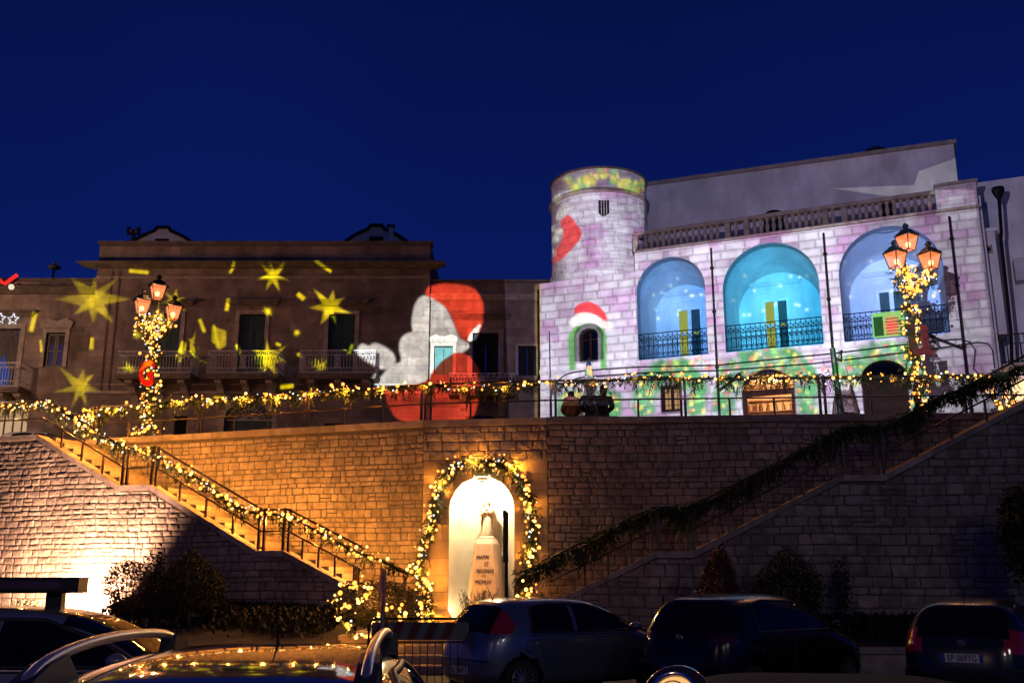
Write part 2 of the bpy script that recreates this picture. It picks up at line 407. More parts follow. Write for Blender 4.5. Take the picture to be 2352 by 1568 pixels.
# garden bed that rises behind a low kerb wall
bd = MB()
rows = [(20.0, .42), (20.6, .5), (21.6, .62), (22.6, .72), (24, .8), (27, .85), (32, .88)]
xs = [-20 + i * .5 for i in range(81)]
v = [(x, y + (.0 if j == 0 else .15 * math.sin(x * 1.3 + y)), z + (0.05 * math.sin(x * 2.1 + j) + R.uniform(-.03, .03) if j else 0)) for j, (y, z) in enumerate(rows) for x in xs]
n = len(xs)
keep = []
for j in range(len(rows) - 1):
    for i in range(n - 1):
        xm = xs[i] + .25
        if -3.6 < xm < 2.6 and rows[j][0] < 26: continue
        keep.append((j * n + i, j * n + i + 1, (j + 1) * n + i + 1, (j + 1) * n + i))
bd.add(v, keep).build('garden_bed', M['soil'], kind='structure')
for (a, b, lab) in ((-20, -3.6, 'long low pale kerb wall holding the flower bed under the floodlit stair wing'), (2.6, 20, 'low pale kerb wall showing between the two dark hatchbacks')):
    k = thing('kerb_wall', ((a + b) / 2, 19.9, 0), lab, 'kerb wall')
    x = a
    while x < b:
        w = min(1.25, b - x); MB().bbox(x + .004, x + w - .004, 19.72, 20.02, .38, .5, .01, tone=R.random()).build('coping_stone', M['coping'], k); x += w
    MB().box(a, b, 19.78, 20.0, 0, .378).build('wall', M['trim'], k)
# side cheeks of the little forecourt in front of the niche, and its steps
fc = thing('forecourt_steps', (-.5, 20, 0), 'four shallow pale steps rising to the statue niche behind the crowd barrier', 'steps')
for i in range(4): MB().bbox(-3.58, 2.58, 19.8 + .4 * i, 21.2 + .4 * i, .165 * i + .002 * i, .165 * (i + 1), .012, tone=.5).build('step', M['step'], fc)
MB().box(-3.58, 2.58, 21.2, 26, 0, .64).build('landing', M['step'], fc)

# promenade deck behind the retaining wall
pd = MB(); pp = [ML.pt(-12, .3, 0), ML.pt(ML.len, .3, 0), MC.pt(MC.len, .3, 0), MR.pt(MR.len + 8, .3, 0)]
v = [(p.x, p.y, PROM) for p in pp] + [(40, 60, PROM), (-40, 60, PROM)]
pd.add(v, [tuple(range(len(v)))]).build('promenade_paving', M['paving'], kind='structure')

# ------------------------------------------------------------------ retaining walls and stairs
def prof(pl, px, eq):
    p = [list(pl.uz(*q)) for q in px]
    for a, b in eq:
        m_ = (p[a][1] + p[b][1]) / 2; p[a][1] = p[b][1] = m_
    return [tuple(q) for q in p]
PWL = prof(WL, [(-90, 1003), (85, 1003), (275, 1114), (345, 1114), (590, 1264), (650, 1264), (800, 1344), (822, 1356)], [(0, 1), (2, 3), (4, 5)])
PWR = prof(WR, [(1262, 1386), (1290, 1372), (1505, 1266), (1590, 1266), (1935, 1090), (2030, 1090), (2352, 922), (2470, 860)], [(2, 3), (4, 5)])
def coping(parent, pl, pts, d0, d1, h, seg, seed):
    rr = random.Random(seed)
    for (ua, za), (ub, zb) in zip(pts[:-1], pts[1:]):
        L = ub - ua; n = max(1, round(L / seg))
        for i in range(n):
            a, b = ua + L * i / n + .004, ua + L * (i + 1) / n - .004
            p, q = za + (zb - za) * (a - ua) / L, za + (zb - za) * (b - ua) / L
            j = rr.uniform(-.006, .006)
            m_ = MB(pl.M); m_.prism([(a, p - h), (b, q - h), (b, q + j), (a, p + j)], d0 + j, d1, tone=rr.random()); m_.build('coping_stone', M['coping'], parent)
def chfun(seed, lo, hi):
    rr = random.Random(seed); t = [rr.uniform(lo, hi) for _ in range(80)]
    return lambda k: t[k % 80]
def wing(name_lab, pl, P, seed, ch, lr):
    top = pl_top([(u, z - .17) for u, z in P])
    t = thing('stair_wing_wall', pl.pt(P[3][0], 0, 0), name_lab, 'wall')
    b = MB(pl.M); pts = [(u, z - .13) for u, z in P]
    b.prism([(pts[0][0], 0)] + pts + [(pts[-1][0], 0)], .004, .34); b.build('backing', M['mortar'], t)
    polys = lay(P[0][0], P[-1][0], .55, ch, lr, seed, top=top, zmax=8, gap=.028)
    stones(polys, pl.M, M['rubble'], t, seed, proud=.022, bev=.022, pillow=.3)
    coping(t, pl, P, -.05, .36, .14, 1.15, seed)
    return t
wing('floodlit rubble stone wing wall under the stair that is strung with fairy lights', WL, PWL, 3, chfun(5, .115, .215), (.17, .48))
wing('dark rubble stone wing wall under the stair whose garland is unlit', WR, PWR, 4, chfun(9, .16, .30), (.22, .56))
def flight(lab, pl, P, seed, lift=.05):
    t = thing('staircase', pl.pt(P[3][0], 1, 0), lab, 'staircase')
    rr = random.Random(seed)
    for (ua, za), (ub, zb) in zip(P[:-1], P[1:]):
        if abs(zb - za) < .02:
            MB(pl.M).bbox(ua, ub, .345, 2.07, za - .4, za + lift, .01, tone=.5).build('landing', M['step'], t); continue
        n = max(1, round(abs(zb - za) / .163)); up = zb > za
        for i in range(n):
            a, b = ua + (ub - ua) * i / n, ua + (ub - ua) * (i + 1) / n
            z = za + (zb - za) * ((i + 1) / n if up else i / n) + lift
            MB(pl.M).box(a + .001, b - .001, .345, 2.07, max(z - .5, .45) if z > 1.6 else .45, z, tone=rr.random()).build('step', M['step'], t)
flight('lit stone staircase climbing behind the floodlit wing wall', WL, PWL, 1, -.05)
flight('unlit stone staircase climbing behind the dark wing wall', WR, PWR, 2, -.17)

# main wall in three straight stretches
zl = lambda pl, px, py: pl.uz(px, py)[1]
rw = thing('retaining_wall', (-.7, 25.4, 0), 'long rubble stone retaining wall with the glowing statue niche in its middle', 'wall')
H_N = Hole(*(lambda a, b, t, bt: ((a[0] + b[0]) / 2, (b[0] - a[0]) / 2, .66, t[1] - (b[0] - a[0]) / 2, (b[0] - a[0]) / 2))(MC.uz(1031, 1250), MC.uz(1181, 1250), MC.uz(1107, 1093), MC.uz(1031, 1415)))
zc = COPE - .17
def mshift(P, pl, po):   # bottom of visible rubble = the stair line carried over to the main wall frame
    q = [(po.a - pl.a).dot(pl.u) + u for u, z in P]
    return pl_top([(a, z - .5) for a, (u, z) in zip(q, P)])
for pl, P, po, sd in ((ML, PWL, WL, 21), (MR, PWR, WR, 22)):
    bt = mshift(P, pl, po)
    MB(pl.M).box(0, pl.len, .004, .35, 0, zc).build('backing', M['mortar'], rw)
    polys = lay(0, pl.len, .5, chfun(sd, .115, .225), (.16, .45), sd, bot=bt, top=lambda u: zc - .04, zmax=zc - .01, gap=.028)
    stones(polys, pl.M, M['rubble'], rw, sd, proud=.012, bev=.018, pillow=.25)
    coping(rw, pl, [(0, COPE), (pl.len, COPE)], -.07, .4, .165, 1.3, sd)
b = MB(MC.M); o = H_N.outline(); slab(b, [(0, .3), (MC.len, .3), (MC.len, zc), (0, zc)], [[(x, max(z, .31)) for x, z in o]], .004, .35); b.build('backing', M['mortar'], rw)
zt = H_N.top + .42
pa = lay(0, MC.len, .64, lambda k: .42, (.7, 1.1), 5, holes=(H_N,), top=lambda u: zt, zmax=zt, gap=.006)
mmc = mat('niche_panel_ashlar', (.44, .36, .26), .85, (.32, .25, .17), 3, bump=.3, tone=T3)
stones(pa, MC.M, mmc, rw, 6, proud=.006, bev=.006, name='ashlar_block', pillow=.1)
pa = lay(0, MC.len, zt, chfun(23, .15, .25), (.2, .5), 7, top=lambda u: zc, zmax=zc - .01, gap=.02)
stones(pa, MC.M, M['rubble'], rw, 8, proud=.02, bev=.02)
coping(rw, MC, [(0, COPE), (MC.len, COPE)], -.07, .4, .165, 1.1, 9)
# niche recess: half drum with a quarter dome
nm = MB(MC.M); hw = H_N.hw
pr = [(hw, H_N.z0), (hw, H_N.zs)] + [(hw * math.cos(PI / 2 * i / 10), H_N.zs + hw * math.sin(PI / 2 * i / 10)) for i in range(1, 11)]
pr = [(r + 1e-4, z) for r, z in pr]
nm.lathe(pr, (H_N.c, .006, 0), 24, 0, PI, sy=1.15); nm.build('niche_recess', M['niche'], rw, smooth=True)
MB(MC.M).box(H_N.c - hw, H_N.c + hw, -.05, 1.1, .5, .68).build('niche_sill', M['trim'], rw)
lamp_fix = MB(MC.M); lamp_fix.box(H_N.c - .09, H_N.c + .05, .12, .22, H_N.top - .19, H_N.top - .10); lamp_fix.tube([(H_N.c - .02, .17, H_N.top - .1), (H_N.c - .02, .17, H_N.top)], .01)
lamp_fix.build('niche_floodlight', M['black'], label='small dark floodlight fixed inside the crown of the bright niche', cat='lamp')

# ------------------------------------------------------------------ lamps' light
def plight(name, p, power, col, r=.05, spot=None, aim=None, blend=.5, parent=None):
    l = bpy.data.lights.new(name, 'SPOT' if spot else 'POINT'); l.energy = power; l.color = col; l.shadow_soft_size = r
    o = bpy.data.objects.new(name, l); COL.objects.link(o); o.location = p
    if spot: l.spot_size = rad(spot); l.spot_blend = blend; o.rotation_euler = (Vector(aim) - Vector(p)).to_track_quat('-Z', 'Y').to_euler()
    if parent is not None: o.parent = parent; o.location = Vector(p) - ORG[parent.name]
    return o
WARM = (1, .34, .03)
plight('niche_light', MC.pt(H_N.c - .02, .12, H_N.top - .24), 290, (1, .80, .46), .05)
plight('niche_up_light', MC.pt(H_N.c - .55, .1, 1.0), 14, (1, .74, .40), .06)
fl = WL.pt(WL.uz(225, 1400)[0], -1.15, .95)
plight('bed_floodlight', fl, 5200, (1, .52, .33), .05, spot=165, aim=WL.pt(WL.uz(150, 1200)[0], 0, 2.6), blend=.35)
fb = MB(Matrix.Translation(fl)); fb.box(-.14, .14, -.12, -.04, -.12, .08); fb.tube([(0, -.08, -.12), (0, -.08, -.35)], .02)
fb.build('ground_floodlight', M['black'], label='small black floodlight on the soil aimed at the pale wing wall', cat='floodlight')
# street lamps of the car park, behind the camera
plight('car_park_lamp', (9, -4, 8.5), 680, (1, .84, .72), 1.0)
plight('car_park_lamp', (3, -7, 8.5), 420, (1, .82, .70), 1.0)
plight('car_park_lamp', (-10, -6, 8.5), 300, (1, .62, .40), .25)
# unseen lamp added on the left to lighten the brown building
plight('added_facade_light', (-21, 31, 10.5), 1100, (1, .60, .38), .2)

# ------------------------------------------------------------------ garlands
bulb_me = MB().ball((0, 0, 0), .029, 6, 4).mesh('bulb', M['bulb'], True)
pale_me = MB().ball((0, 0, 0), .025, 6, 4).mesh('bulb', M['palebulb'], True)
cool_me = MB().ball((0, 0, 0), .019, 6, 4).mesh('bulb', M['coolbulb'], True)
LEAFN = 0
def resample(pts, step):
    pts = [Vector(p) for p in pts]; out = [pts[0]]; acc = 0
    for a, b in zip(pts[:-1], pts[1:]):
        L = (b - a).length; d = step - acc
        while d <= L: out.append(a + (b - a) * (d / L)); d += step
        acc = (L - (d - step))
    return out
def sprig(mb, p, d, L, rr, w=.022):
    """a drooping stem with paired narrow needles"""
    d = d.normalized(); n = 4
    for i in range(n):
        q = p + d * (L * i / n); d2 = d + Vector((0, 0, -.18 * i))
        s = d2.cross(Vector((rr.uniform(-1, 1), rr.uniform(-1, 1), rr.uniform(-1, 1))))
        if s.length < .05: s = Vector((1, 0, 0))
        s.normalize(); t = rr.random()
        for sg in (-1, 1):
            e = q + (d2.normalized() * .9 + s * sg * .55) * (L * .42)
            k = s.cross(d2).normalized() * w
            mb.add([q - k * .4, q + k * .4, q + (e - q) * .5 + k, e], [(0, 1, 2), (0, 2, 3)], t)
def garland(lab, pts, parent_cat='garland', dens=34, hang=.25, thick=.09, nb=10, lit=True, lights=1.1, lp=22, seed=1, group='evergreen garlands', wrapn=None, nmax=300, down=True, shape=None, name='garland', cat='garland', lcol=WARM, front=(0, -1, 0), loff=None):
    rr = random.Random(seed); P = resample(pts, .05); c = P[len(P) // 2]
    t = thing(name, c, lab, cat, group); mb = MB(); fr = Vector(front)
    L = len(P) * .05
    mb.tube(P[::3] if len(P) > 8 else P, thick * .35, 5, tone=.3)
    for _ in range(int(L * dens)):
        i = rr.randrange(len(P)); p = P[i]
        cl = .6 + .6 * math.sin(i * .21 + seed) * math.sin(i * .057 + seed * 2)
        p = p + Vector((rr.gauss(0, thick * .5), rr.gauss(0, thick * .5), rr.gauss(0, thick * .5)))
        d = Vector((rr.uniform(-1, 1), rr.uniform(-1, 1), rr.uniform(-1.3, .35) if down else rr.uniform(-1, 1)))
        ln = rr.uniform(.10, .2) + (hang * max(0, cl) * rr.random() if down else 0)
        if down and rr.random() < .35: d = Vector((rr.uniform(-.3, .3), rr.uniform(-.3, .3), -1)); ln += hang * .4 * max(0, cl)
        sprig(mb, p, d, ln, rr)
    mb.build('foliage', M['leaf'], t, kind='stuff')
    if lit:
        k = int(L * nb)
        cs = MB(); cs.tube([p + Vector((.02 * math.sin(i), -.02, .02 * math.cos(i * 1.7))) for i, p in enumerate(P[::4])], .006, 4); cs.build('light_cable', M['cable'], t)
        for j in range(min(k, nmax)):
            p = P[int((j + rr.random()) * (len(P) - 1) / k) % len(P)] + Vector((rr.gauss(0, thick * .75), rr.gauss(0, thick * .75), rr.gauss(0, thick * .8))) + fr * thick * .9
            cool = rr.random() < .14
            o = bpy.data.objects.new('light_bulb', cool_me if cool else (pale_me if rr.random() < .4 else bulb_me)); COL.objects.link(o); o.parent = t; o.location = p - ORG[t.name]
            s = rr.choice((.6, .8, 1, 1.25, 1.7)); o.scale = (s, s, s)
        if lp:
            q = resample(pts, lights)
            for p in q: plight('garland_glow', p + (loff if loff is not None else fr * thick + Vector((0, 0, -.02))), lp, lcol, .03, parent=t)
    return t
def railpath(pl, pts, d, dz):
    return [pl.pt(u, d, z + dz) for u, z in pts]
def sag(pts, amp, step=.35, seed=0, jit=.03):
    rr = random.Random(seed); P = resample(pts, step); out = []
    for i, p in enumerate(P): out.append(p + Vector((0, rr.uniform(-.02, .02), -amp * abs(math.sin(i * step * 1.15)) + rr.uniform(-jit, jit))))
    return out

# ------------------------------------------------------------------ railings
def railing(lab, pl, P, d, tall, short, hgt=1.0, mid=.48, grp='brown metal railings'):
    """P: foot line (u,z); tall / short: positions along u"""
    f = pl_top(P); c = pl.pt((P[0][0] + P[-1][0]) / 2, d, f((P[0][0] + P[-1][0]) / 2)); t = thing('railing', c, lab, 'railing', grp)
    for u in tall: MB(pl.M).bbox(u - .032, u + .032, d - .032, d + .032, f(u) - .01, f(u) + hgt + .04, .006).build('post', M['rail'], t)
    for u in short: MB(pl.M).bbox(u - .024, u + .024, d - .024, d + .024, f(u) - .01, f(u) + mid - .02, .005).build('short_post', M['rail'], t)
    for nm_, h, r in (('handrail', hgt, .028), ('mid_rail', mid, .022)):
        MB(pl.M).tube([(u, d, z + h) for u, z in P], r, 8).build(nm_, M['rail'], t, smooth=True)
    return t
def stairrail(lab, pl, P, d, seed):
    tall = []; short = []
    for i in range(1, len(P) - 1):
        (a, za), (b, zb) = P[i], P[i + 1]
        if abs(zb - za) < .02: tall += [a - .06, a + .09, b - .09, b + .06]
        else:
            n = 4; short += [a + (b - a) * k / n for k in range(1, n)]
    return railing(lab, pl, P, d, tall, short)
stairrail('stepped metal handrail along the lit stair, under the shining garland', WL, PWL, .14, 1)
stairrail('stepped metal handrail along the dark stair, under the unlit garland', WR, PWR, .14, 2)
# promenade railing
def mwall(px, py):
    for pl in (ML, MC, MR):
        u, z = pl.uz(px, py)
        if 0 <= u <= pl.len: return pl, u
    return (ML, ML.uz(px, py)[0]) if px < 1100 else (MR, MR.uz(px, py)[0])
tallpx = {'ML': [200, 210, 445, 453, 689, 697, 961, 970], 'MR': [1265, 1276, 1567, 1577, 1890, 1902, 2227, 2240]}
uL = [ML.uz(x, 1000)[0] for x in tallpx['ML']]; uR = [MR.uz(x, 955)[0] for x in tallpx['MR']]
def between(us, pl):
    s = sorted(us); o = []
    for a, b in zip(s[1::2], s[2::2]): o += [a + (b - a) * .33, a + (b - a) * .66]
    return o
railing('promenade railing over the orange lit half of the wall', ML, [(uL[0] - .1, COPE), (ML.len, COPE)], .17, uL, between(uL, ML))
railing('promenade railing above the dark half of the wall, in front of the arcaded palace', MR, [(0, COPE), (uR[-1] + 1.5, COPE)], .17, uR, between(uR, MR))
railing('short promenade railing stretch right over the statue niche', MC, [(0, COPE), (MC.len, COPE)], .17, [.12], [1.2, 2.2])

# garlands on the rails
top_l = [ML.pt(ML.uz(x, y, .17)[0], .1, ML.uz(x, y, .17)[1]) for x, y in ((205, 945), (300, 935), (445, 917), (560, 916), (690, 905), (830, 895), (975, 888))]
top_r = [MR.pt(max(MR.uz(x, y, .17)[0], 0), .1, MR.uz(x, y, .17)[1]) for x, y in ((1265, 882), (1420, 868), (1570, 866), (1730, 868), (1895, 866), (2050, 868), (2240, 864), (2300, 862))]
mid_ = [top_l[-1], MC.pt(1.6, .1, (top_l[-1].z + top_r[0].z) / 2 - .03), top_r[0]]
garland('lit fairy light garland on the promenade rail in front of the brown starry building', sag(top_l, .05, seed=1), hang=.22, nb=12, lp=60, seed=2, dens=44, nmax=300)
garland('lit fairy light garland on the promenade rail right over the statue niche', sag(mid_, .05, seed=5), hang=.26, nb=11, lp=16, seed=5, dens=44)
garland('lit fairy light garland on the promenade rail in front of the arcaded palace', sag(top_r, .06, seed=2), hang=.30, nb=9, lp=4, seed=3, dens=44, nmax=300)
def onp(pl, d, px): return [pl.pt(pl.uz(x, y, d)[0], d, pl.uz(x, y, d)[1]) for x, y in px]
gl = onp(WL, .12, [(-60, 942), (0, 935), (50, 928), (120, 930), (170, 958), (225, 1003), (285, 1028), (345, 1035), (420, 1078), (500, 1130), (560, 1172), (610, 1178), (665, 1184), (740, 1222), (820, 1266), (900, 1298), (955, 1318)])
garland('glowing fairy light garland running down the handrail of the floodlit stair', sag(gl, .03, seed=3), hang=.22, nb=21, loff=ML.b * .42 + Vector((0, 0, -.12)), lcol=(1, .36, .05), lp=105, seed=4, dens=40, nmax=300)
gk = [WL.pt(*[WL.uz(215, 960, 1.0)[0], 1.0, WL.uz(215, 960, 1.0)[1]])] + onp(WL, .5, [(190, 975), (180, 1000)])
garland('short knot of fairy lights where the two lit garlands meet above the lit stair', gk, hang=.2, nb=60, lp=60, seed=14, dens=50, thick=.13)
gr = onp(WR, .12, [(1185, 1332), (1215, 1310), (1270, 1280), (1340, 1252), (1420, 1212), (1505, 1168), (1590, 1162), (1680, 1125), (1790, 1058), (1880, 1010), (1940, 980), (2030, 975), (2110, 935), (2200, 893), (2290, 858), (2352, 838), (2420, 810)])
garland('long dark unlit evergreen garland on the handrail of the right hand stair', sag(gr, .05, seed=4), hang=.34, lit=False, seed=6, dens=120, thick=.085)
# around the niche
gn = onp(MC, -.08, [(985, 1412), (975, 1350), (958, 1300), (985, 1220), (1000, 1150), (1020, 1090), (1050, 1066), (1110, 1060), (1165, 1068), (1198, 1088), (1212, 1140), (1222, 1200), (1222, 1255), (1205, 1310), (1214, 1330)])
garland('thick fairy light garland arching around the statue niche', sag(gn, .0, seed=8, jit=.05), hang=.22, nb=30, lp=60, seed=9, dens=95, thick=.13, nmax=300, front=MC.b * -1)

# ------------------------------------------------------------------ long brown building
def rect(pl, x0, y0, x1, y1, d=0.0):
    xm, ym = (x0 + x1) / 2, (y0 + y1) / 2
    return pl.uz(x0, ym, d)[0], pl.uz(x1, ym, d)[0], pl.uz(xm, y1, d)[1], pl.uz(xm, y0, d)[1]
def cornice(pl, u0, u1, z0, z1, dep, name, mt, parent, d0=0.0, back=.0, ends=True):
    """stepped moulding"""
    m_ = MB(pl.M); n = 4
    for i in range(n):
        a = z0 + (z1 - z0) * i / n; b = z0 + (z1 - z0) * (i + 1) / n - .001; q = dep * (.25 + .75 * (i + 1) / n)
        e_ = q if ends else 0
        m_.box(u0 - e_, u1 + e_, d0 - q, d0 + back, a, b, tone=.5)
    return m_.build(name, mt, parent)
def holerect(u0, u1, z0, z1, rise=0): return Hole((u0 + u1) / 2, (u1 - u0) / 2, z0, z1 - rise, rise)
def shutter_door(pl, r, d, parent, mt, lab=None, louvre=False, name='shutter'):
    u0, u1, z0, z1 = r; um = (u0 + u1) / 2
    for a, b in ((u0 + .02, um - .01), (um + .01, u1 - .02)):
        m_ = MB(pl.M); w = .07
        m_.box(a, a + w, d, d + .05, z0, z1 - .02); m_.box(b - w, b, d, d + .05, z0, z1 - .02)
        for zz in (z0, z0 + (z1 - z0) * .45, z1 - .02 - w): m_.box(a + w, b - w, d + .002, d + .048, zz, zz + w)
        if louvre:
            k = z0 + w
            while k < z1 - .12: m_.add([(a + w, d, k), (b - w, d, k), (b - w, d + .045, k + .05), (a + w, d + .045, k + .05)], [(0, 1, 2, 3)]); k += .06
        else:
            m_.box(a + w, b - w, d + .02, d + .03, z0 + w, z1 - .09)
        m_.build(name, mt, parent)
def surround(pl, r, parent, w=.16, pr=.07, hood=True, hd=.3, hz=.35, mt=None):
    u0, u1, z0, z1 = r; mt = mt or M['trim']; m_ = MB(pl.M)
    m_.box(u0 - w, u0, -pr, .12, z0, z1 + w); m_.box(u1, u1 + w, -pr, .12, z0, z1 + w); m_.box(u0, u1, -pr + .002, .12, z1, z1 + w)
    m_.build('door_surround', mt, parent)
    if hood: cornice(pl, u0 - w - .12, u1 + w + .12, z1 + hz, z1 + hz + .22, hd, 'door_hood', M['trim_dark'], parent)
def ornate_railing(m_, x0, x1, y, z0, z1, n, r=.013, curl=True, axis='x'):
    """balusters, bands of rings top and bottom"""
    P = (lambda a, z: (a, y, z)) if axis == 'x' else (lambda a, z: (y, a, z))
    H = z1 - z0; b = .22 * H
    for z in (z0, z0 + b, z1 - b, z1): m_.tube([P(x0, z), P(x1, z)], r * (1.4 if z in (z0, z1) else .9), 4)
    for i in range(n + 1):
        x = x0 + (x1 - x0) * i / n
        m_.tube([P(x, z0 + b), P(x, z1 - b)], r * .8, 4, cap=False)
        if i < n and i % 2 == 0:
            xm = x + (x1 - x0) / n; rr_ = min(b / 2, (x1 - x0) / n) * .95
            for zc_ in (z0 + b / 2, z1 - b / 2):
                m_.tube([P(xm + rr_ * math.cos(2 * PI * k / 8), zc_ + rr_ * math.sin(2 * PI * k / 8)) for k in range(9)], r * .8, 4, cap=False)
                m_.tube([P(xm, zc_ - b / 2), P(xm, zc_ + b / 2)], r * .6, 4, cap=False)
bl = thing('palace', PF.pt(-10.5, 0, PROM), 'long brown ashlar building with three iron balconies, covered in yellow star lights', 'building')
A0, A1 = PF.uz(207, 780)[0], PF.uz(985, 780)[0]
zC0, zC1 = PF.uz(600, 617)[1], PF.uz(600, 599, -.6)[1]
zP = PF.uz(600, 560)[1]
doors = [rect(PF, 352, 722, 412, 862), rect(PF, 547, 722, 607, 862), rect(PF, 753, 722, 814, 862)]
zf = PF.uz(560, 862)[1]
doors = [(a, b, zf, PF.uz(560, 722)[1]) for a, b, _, _ in doors]
holesL = [Hole((a + b) / 2, (b - a) / 2, z0, z1) for a, b, z0, z1 in doors]
gd = rect(PF, 515, 925, 625, 1010); gdoor = Hole((gd[0] + gd[1]) / 2, (gd[1] - gd[0]) / 2, PROM + .02, PF.uz(560, 962)[1], PF.uz(560, 922)[1] - PF.uz(560, 962)[1])
w1 = rect(PF, 745, 972, 812, 1005); w2 = rect(PF, 400, 955, 428, 1005)
gh = [gdoor, Hole((w1[0] + w1[1]) / 2, (w1[1] - w1[0]) / 2, PROM + .02, w1[3]), Hole((w2[0] + w2[1]) / 2, (w2[1] - w2[0]) / 2, PROM + .02, w2[3])]
allh = holesL + gh
b = MB(PF.M); slab(b, [(A0, PROM), (A1, PROM), (A1, zP), (A0, zP)], [h.outline(10) for h in allh], .006, .4)
b.box(A0, A0 + .4, .4, 16, PROM, zP - .01); b.box(A1 - .4, A1, .4, 16, PROM, zP - .01); b.box(A0 + .4, A1 - .4, .4, 16, zP - .4, zP - .3)
b.build('wall', M['ashlar_back'], bl)
pol = lay(A0, A1, PROM, lambda k: .345, (.7, 1.35), 31, holes=allh, top=lambda u: zC0, zmax=zC0, gap=.010)
pol += lay(A0, A1, zC1 + .02, lambda k: (zP - zC1 - .12) / 2, (1.0, 1.9), 32, top=lambda u: zP - .08, zmax=zP - .1, gap=.010)
stones(pol, PF.M, M['ashlar'], bl, 33, proud=.007, bev=.006, name='ashlar_block', pillow=.15)
cornice(PF, A0, A1, zC0, zC1, .62, 'main_cornice', M['trim_dark'], bl, back=.1)
MB(PF.M).box(A0 - .08, A1 + .08, -.08, .5, zP, zP + .1).build('parapet_cap', M['trim_dark'], bl)
for yy, h, dp in ((640, .09, .07), (905, .12, .10), (884, .05, .05)):
    z = PF.uz(600, yy)[1]; MB(PF.M).box(A0, A1, -dp, .004, z, z + h).build('string_course', M['trim'], bl)
for r_ in doors:
    surround(PF, r_, bl); shutter_door(PF, r_, .16, bl, M['green_door'])
for h in gh[1:]:
    MB(PF.M).box(h.c - h.hw, h.c + h.hw, .3, .33, h.z0, h.zs).build('dark_opening', M['dark'], bl)
# arched entrance with a fan of iron rays
m_ = MB(PF.M); o = gdoor.outline(14); m_.prism(o, .28, .3); m_.build('arched_door', M['green_door'], bl)
m_ = MB(PF.M); oi = gdoor.outline(14, 0); oo = gdoor.outline(14, .2)
for i in range(len(oi) - 1):
    m_.add([(oi[i][0], -.04, oi[i][1]), (oo[i][0], -.04, oo[i][1]), (oo[i + 1][0], -.04, oo[i + 1][1]), (oi[i + 1][0], -.04, oi[i + 1][1]), (oi[i][0], .1, oi[i][1]), (oo[i][0], .1, oo[i][1]), (oo[i + 1][0], .1, oo[i + 1][1]), (oi[i + 1][0], .1, oi[i + 1][1])],
           [(0, 1, 2, 3), (0, 3, 7, 4), (1, 5, 6, 2)])
m_.build('arch_trim', M['trim'], bl)
def fan(pl, h, d, mt, parent, n=11, r0=.2):
    m_ = MB(pl.M)
    for i in range(n + 1):
        a = PI * i / n; m_.tube([(h.c + h.hw * r0 * math.cos(a), d, h.zs + h.rise * r0 * math.sin(a)), (h.c + h.hw * .97 * math.cos(a), d, h.zs + h.rise * .97 * math.sin(a))], .014, 4)
    for q in (r0, .62, .97): m_.tube([(h.c + h.hw * q * math.cos(PI * k / 14), d, h.zs + h.rise * q * math.sin(PI * k / 14)) for k in range(15)], .014, 4)
    m_.tube([(h.c - h.hw, d, h.zs), (h.c + h.hw, d, h.zs)], .03, 4)
    return m_.build('fanlight_grille', mt, parent)
fan(PF, gdoor, .22, M['white_iron'], bl)
# balconies
def balcony(pl, x0, x1, ytop, ybot, parent, dep=1.05, n=22, lab=None, brackets=(.14, .5, .86)):
    nd = node('balcony', parent)
    if lab: nd['label'] = lab
    u0, u1 = pl.uz(x0, (ytop + ybot) / 2, -dep)[0], pl.uz(x1, (ytop + ybot) / 2, -dep)[0]
    xm = (x0 + x1) / 2; zt_, zb_ = pl.uz(xm, ytop, -dep)[1], pl.uz(xm, ybot, -dep)[1]
    s = MB(pl.M); s.box(u0 - .06, u1 + .06, -dep - .08, 0, zb_ - .16, zb_ - .04); s.box(u0 - .02, u1 + .02, -dep - .03, 0, zb_ - .24, zb_ - .162); s.build('slab', M['trim_dark'], nd)
    m_ = MB(pl.M); ornate_railing(m_, u0, u1, -dep, zb_, zt_, n)
    ornate_railing(m_, -dep, 0, u0, zb_, zt_, 7, axis='y'); ornate_railing(m_, -dep, 0, u1, zb_, zt_, 7, axis='y')
    um = (u0 + u1) / 2   # central medallion
    for k in range(3):
        r_ = .09; zc_ = zb_ + (zt_ - zb_) * (.3 + .2 * k)
        for q in (r_, r_ * .55): m_.tube([(um + q * math.cos(2 * PI * j / 10), -dep - .012, zc_ + q * math.sin(2 * PI * j / 10)) for j in range(11)], .012, 4, cap=False)
    m_.build('iron_railing', M['white_iron'], nd)
    for f in brackets:
        c = u0 + (u1 - u0) * f; w = .13
        pf = [(-dep * .85, zb_ - .242), (-dep * .8, zb_ - .36), (-dep * .5, zb_ - .46), (-dep * .3, zb_ - .66), (-.12, zb_ - .74), (0, zb_ - .9), (0, zb_ - .242)]
        q = MB(pl.M); n_ = len(pf); q.add([(c - w, y, z) for y, z in pf] + [(c + w, y, z) for y, z in pf], [tuple(range(n_)), tuple(range(2 * n_ - 1, n_ - 1, -1))] + [(i, i + n_, (i + 1) % n_ + n_, (i + 1) % n_) for i in range(n_)])
        q.build('bracket', M['trim'], nd)
    return nd
balcony(PF, 270, 438, 806, 855, bl, n=24); balcony(PF, 476, 640, 805, 855, bl, n=24); balcony(PF, 688, 862, 804, 855, bl, n=24)
for x in (268, 250):
    pp_ = PF.uz(x, 700, -.06); MB(PF.M).tube([(pp_[0], -.06, zC0 - .1), (pp_[0], -.06, PF.uz(x, 900)[1])], .025, 5).build('drainpipe', M['trim_dark'], bl)
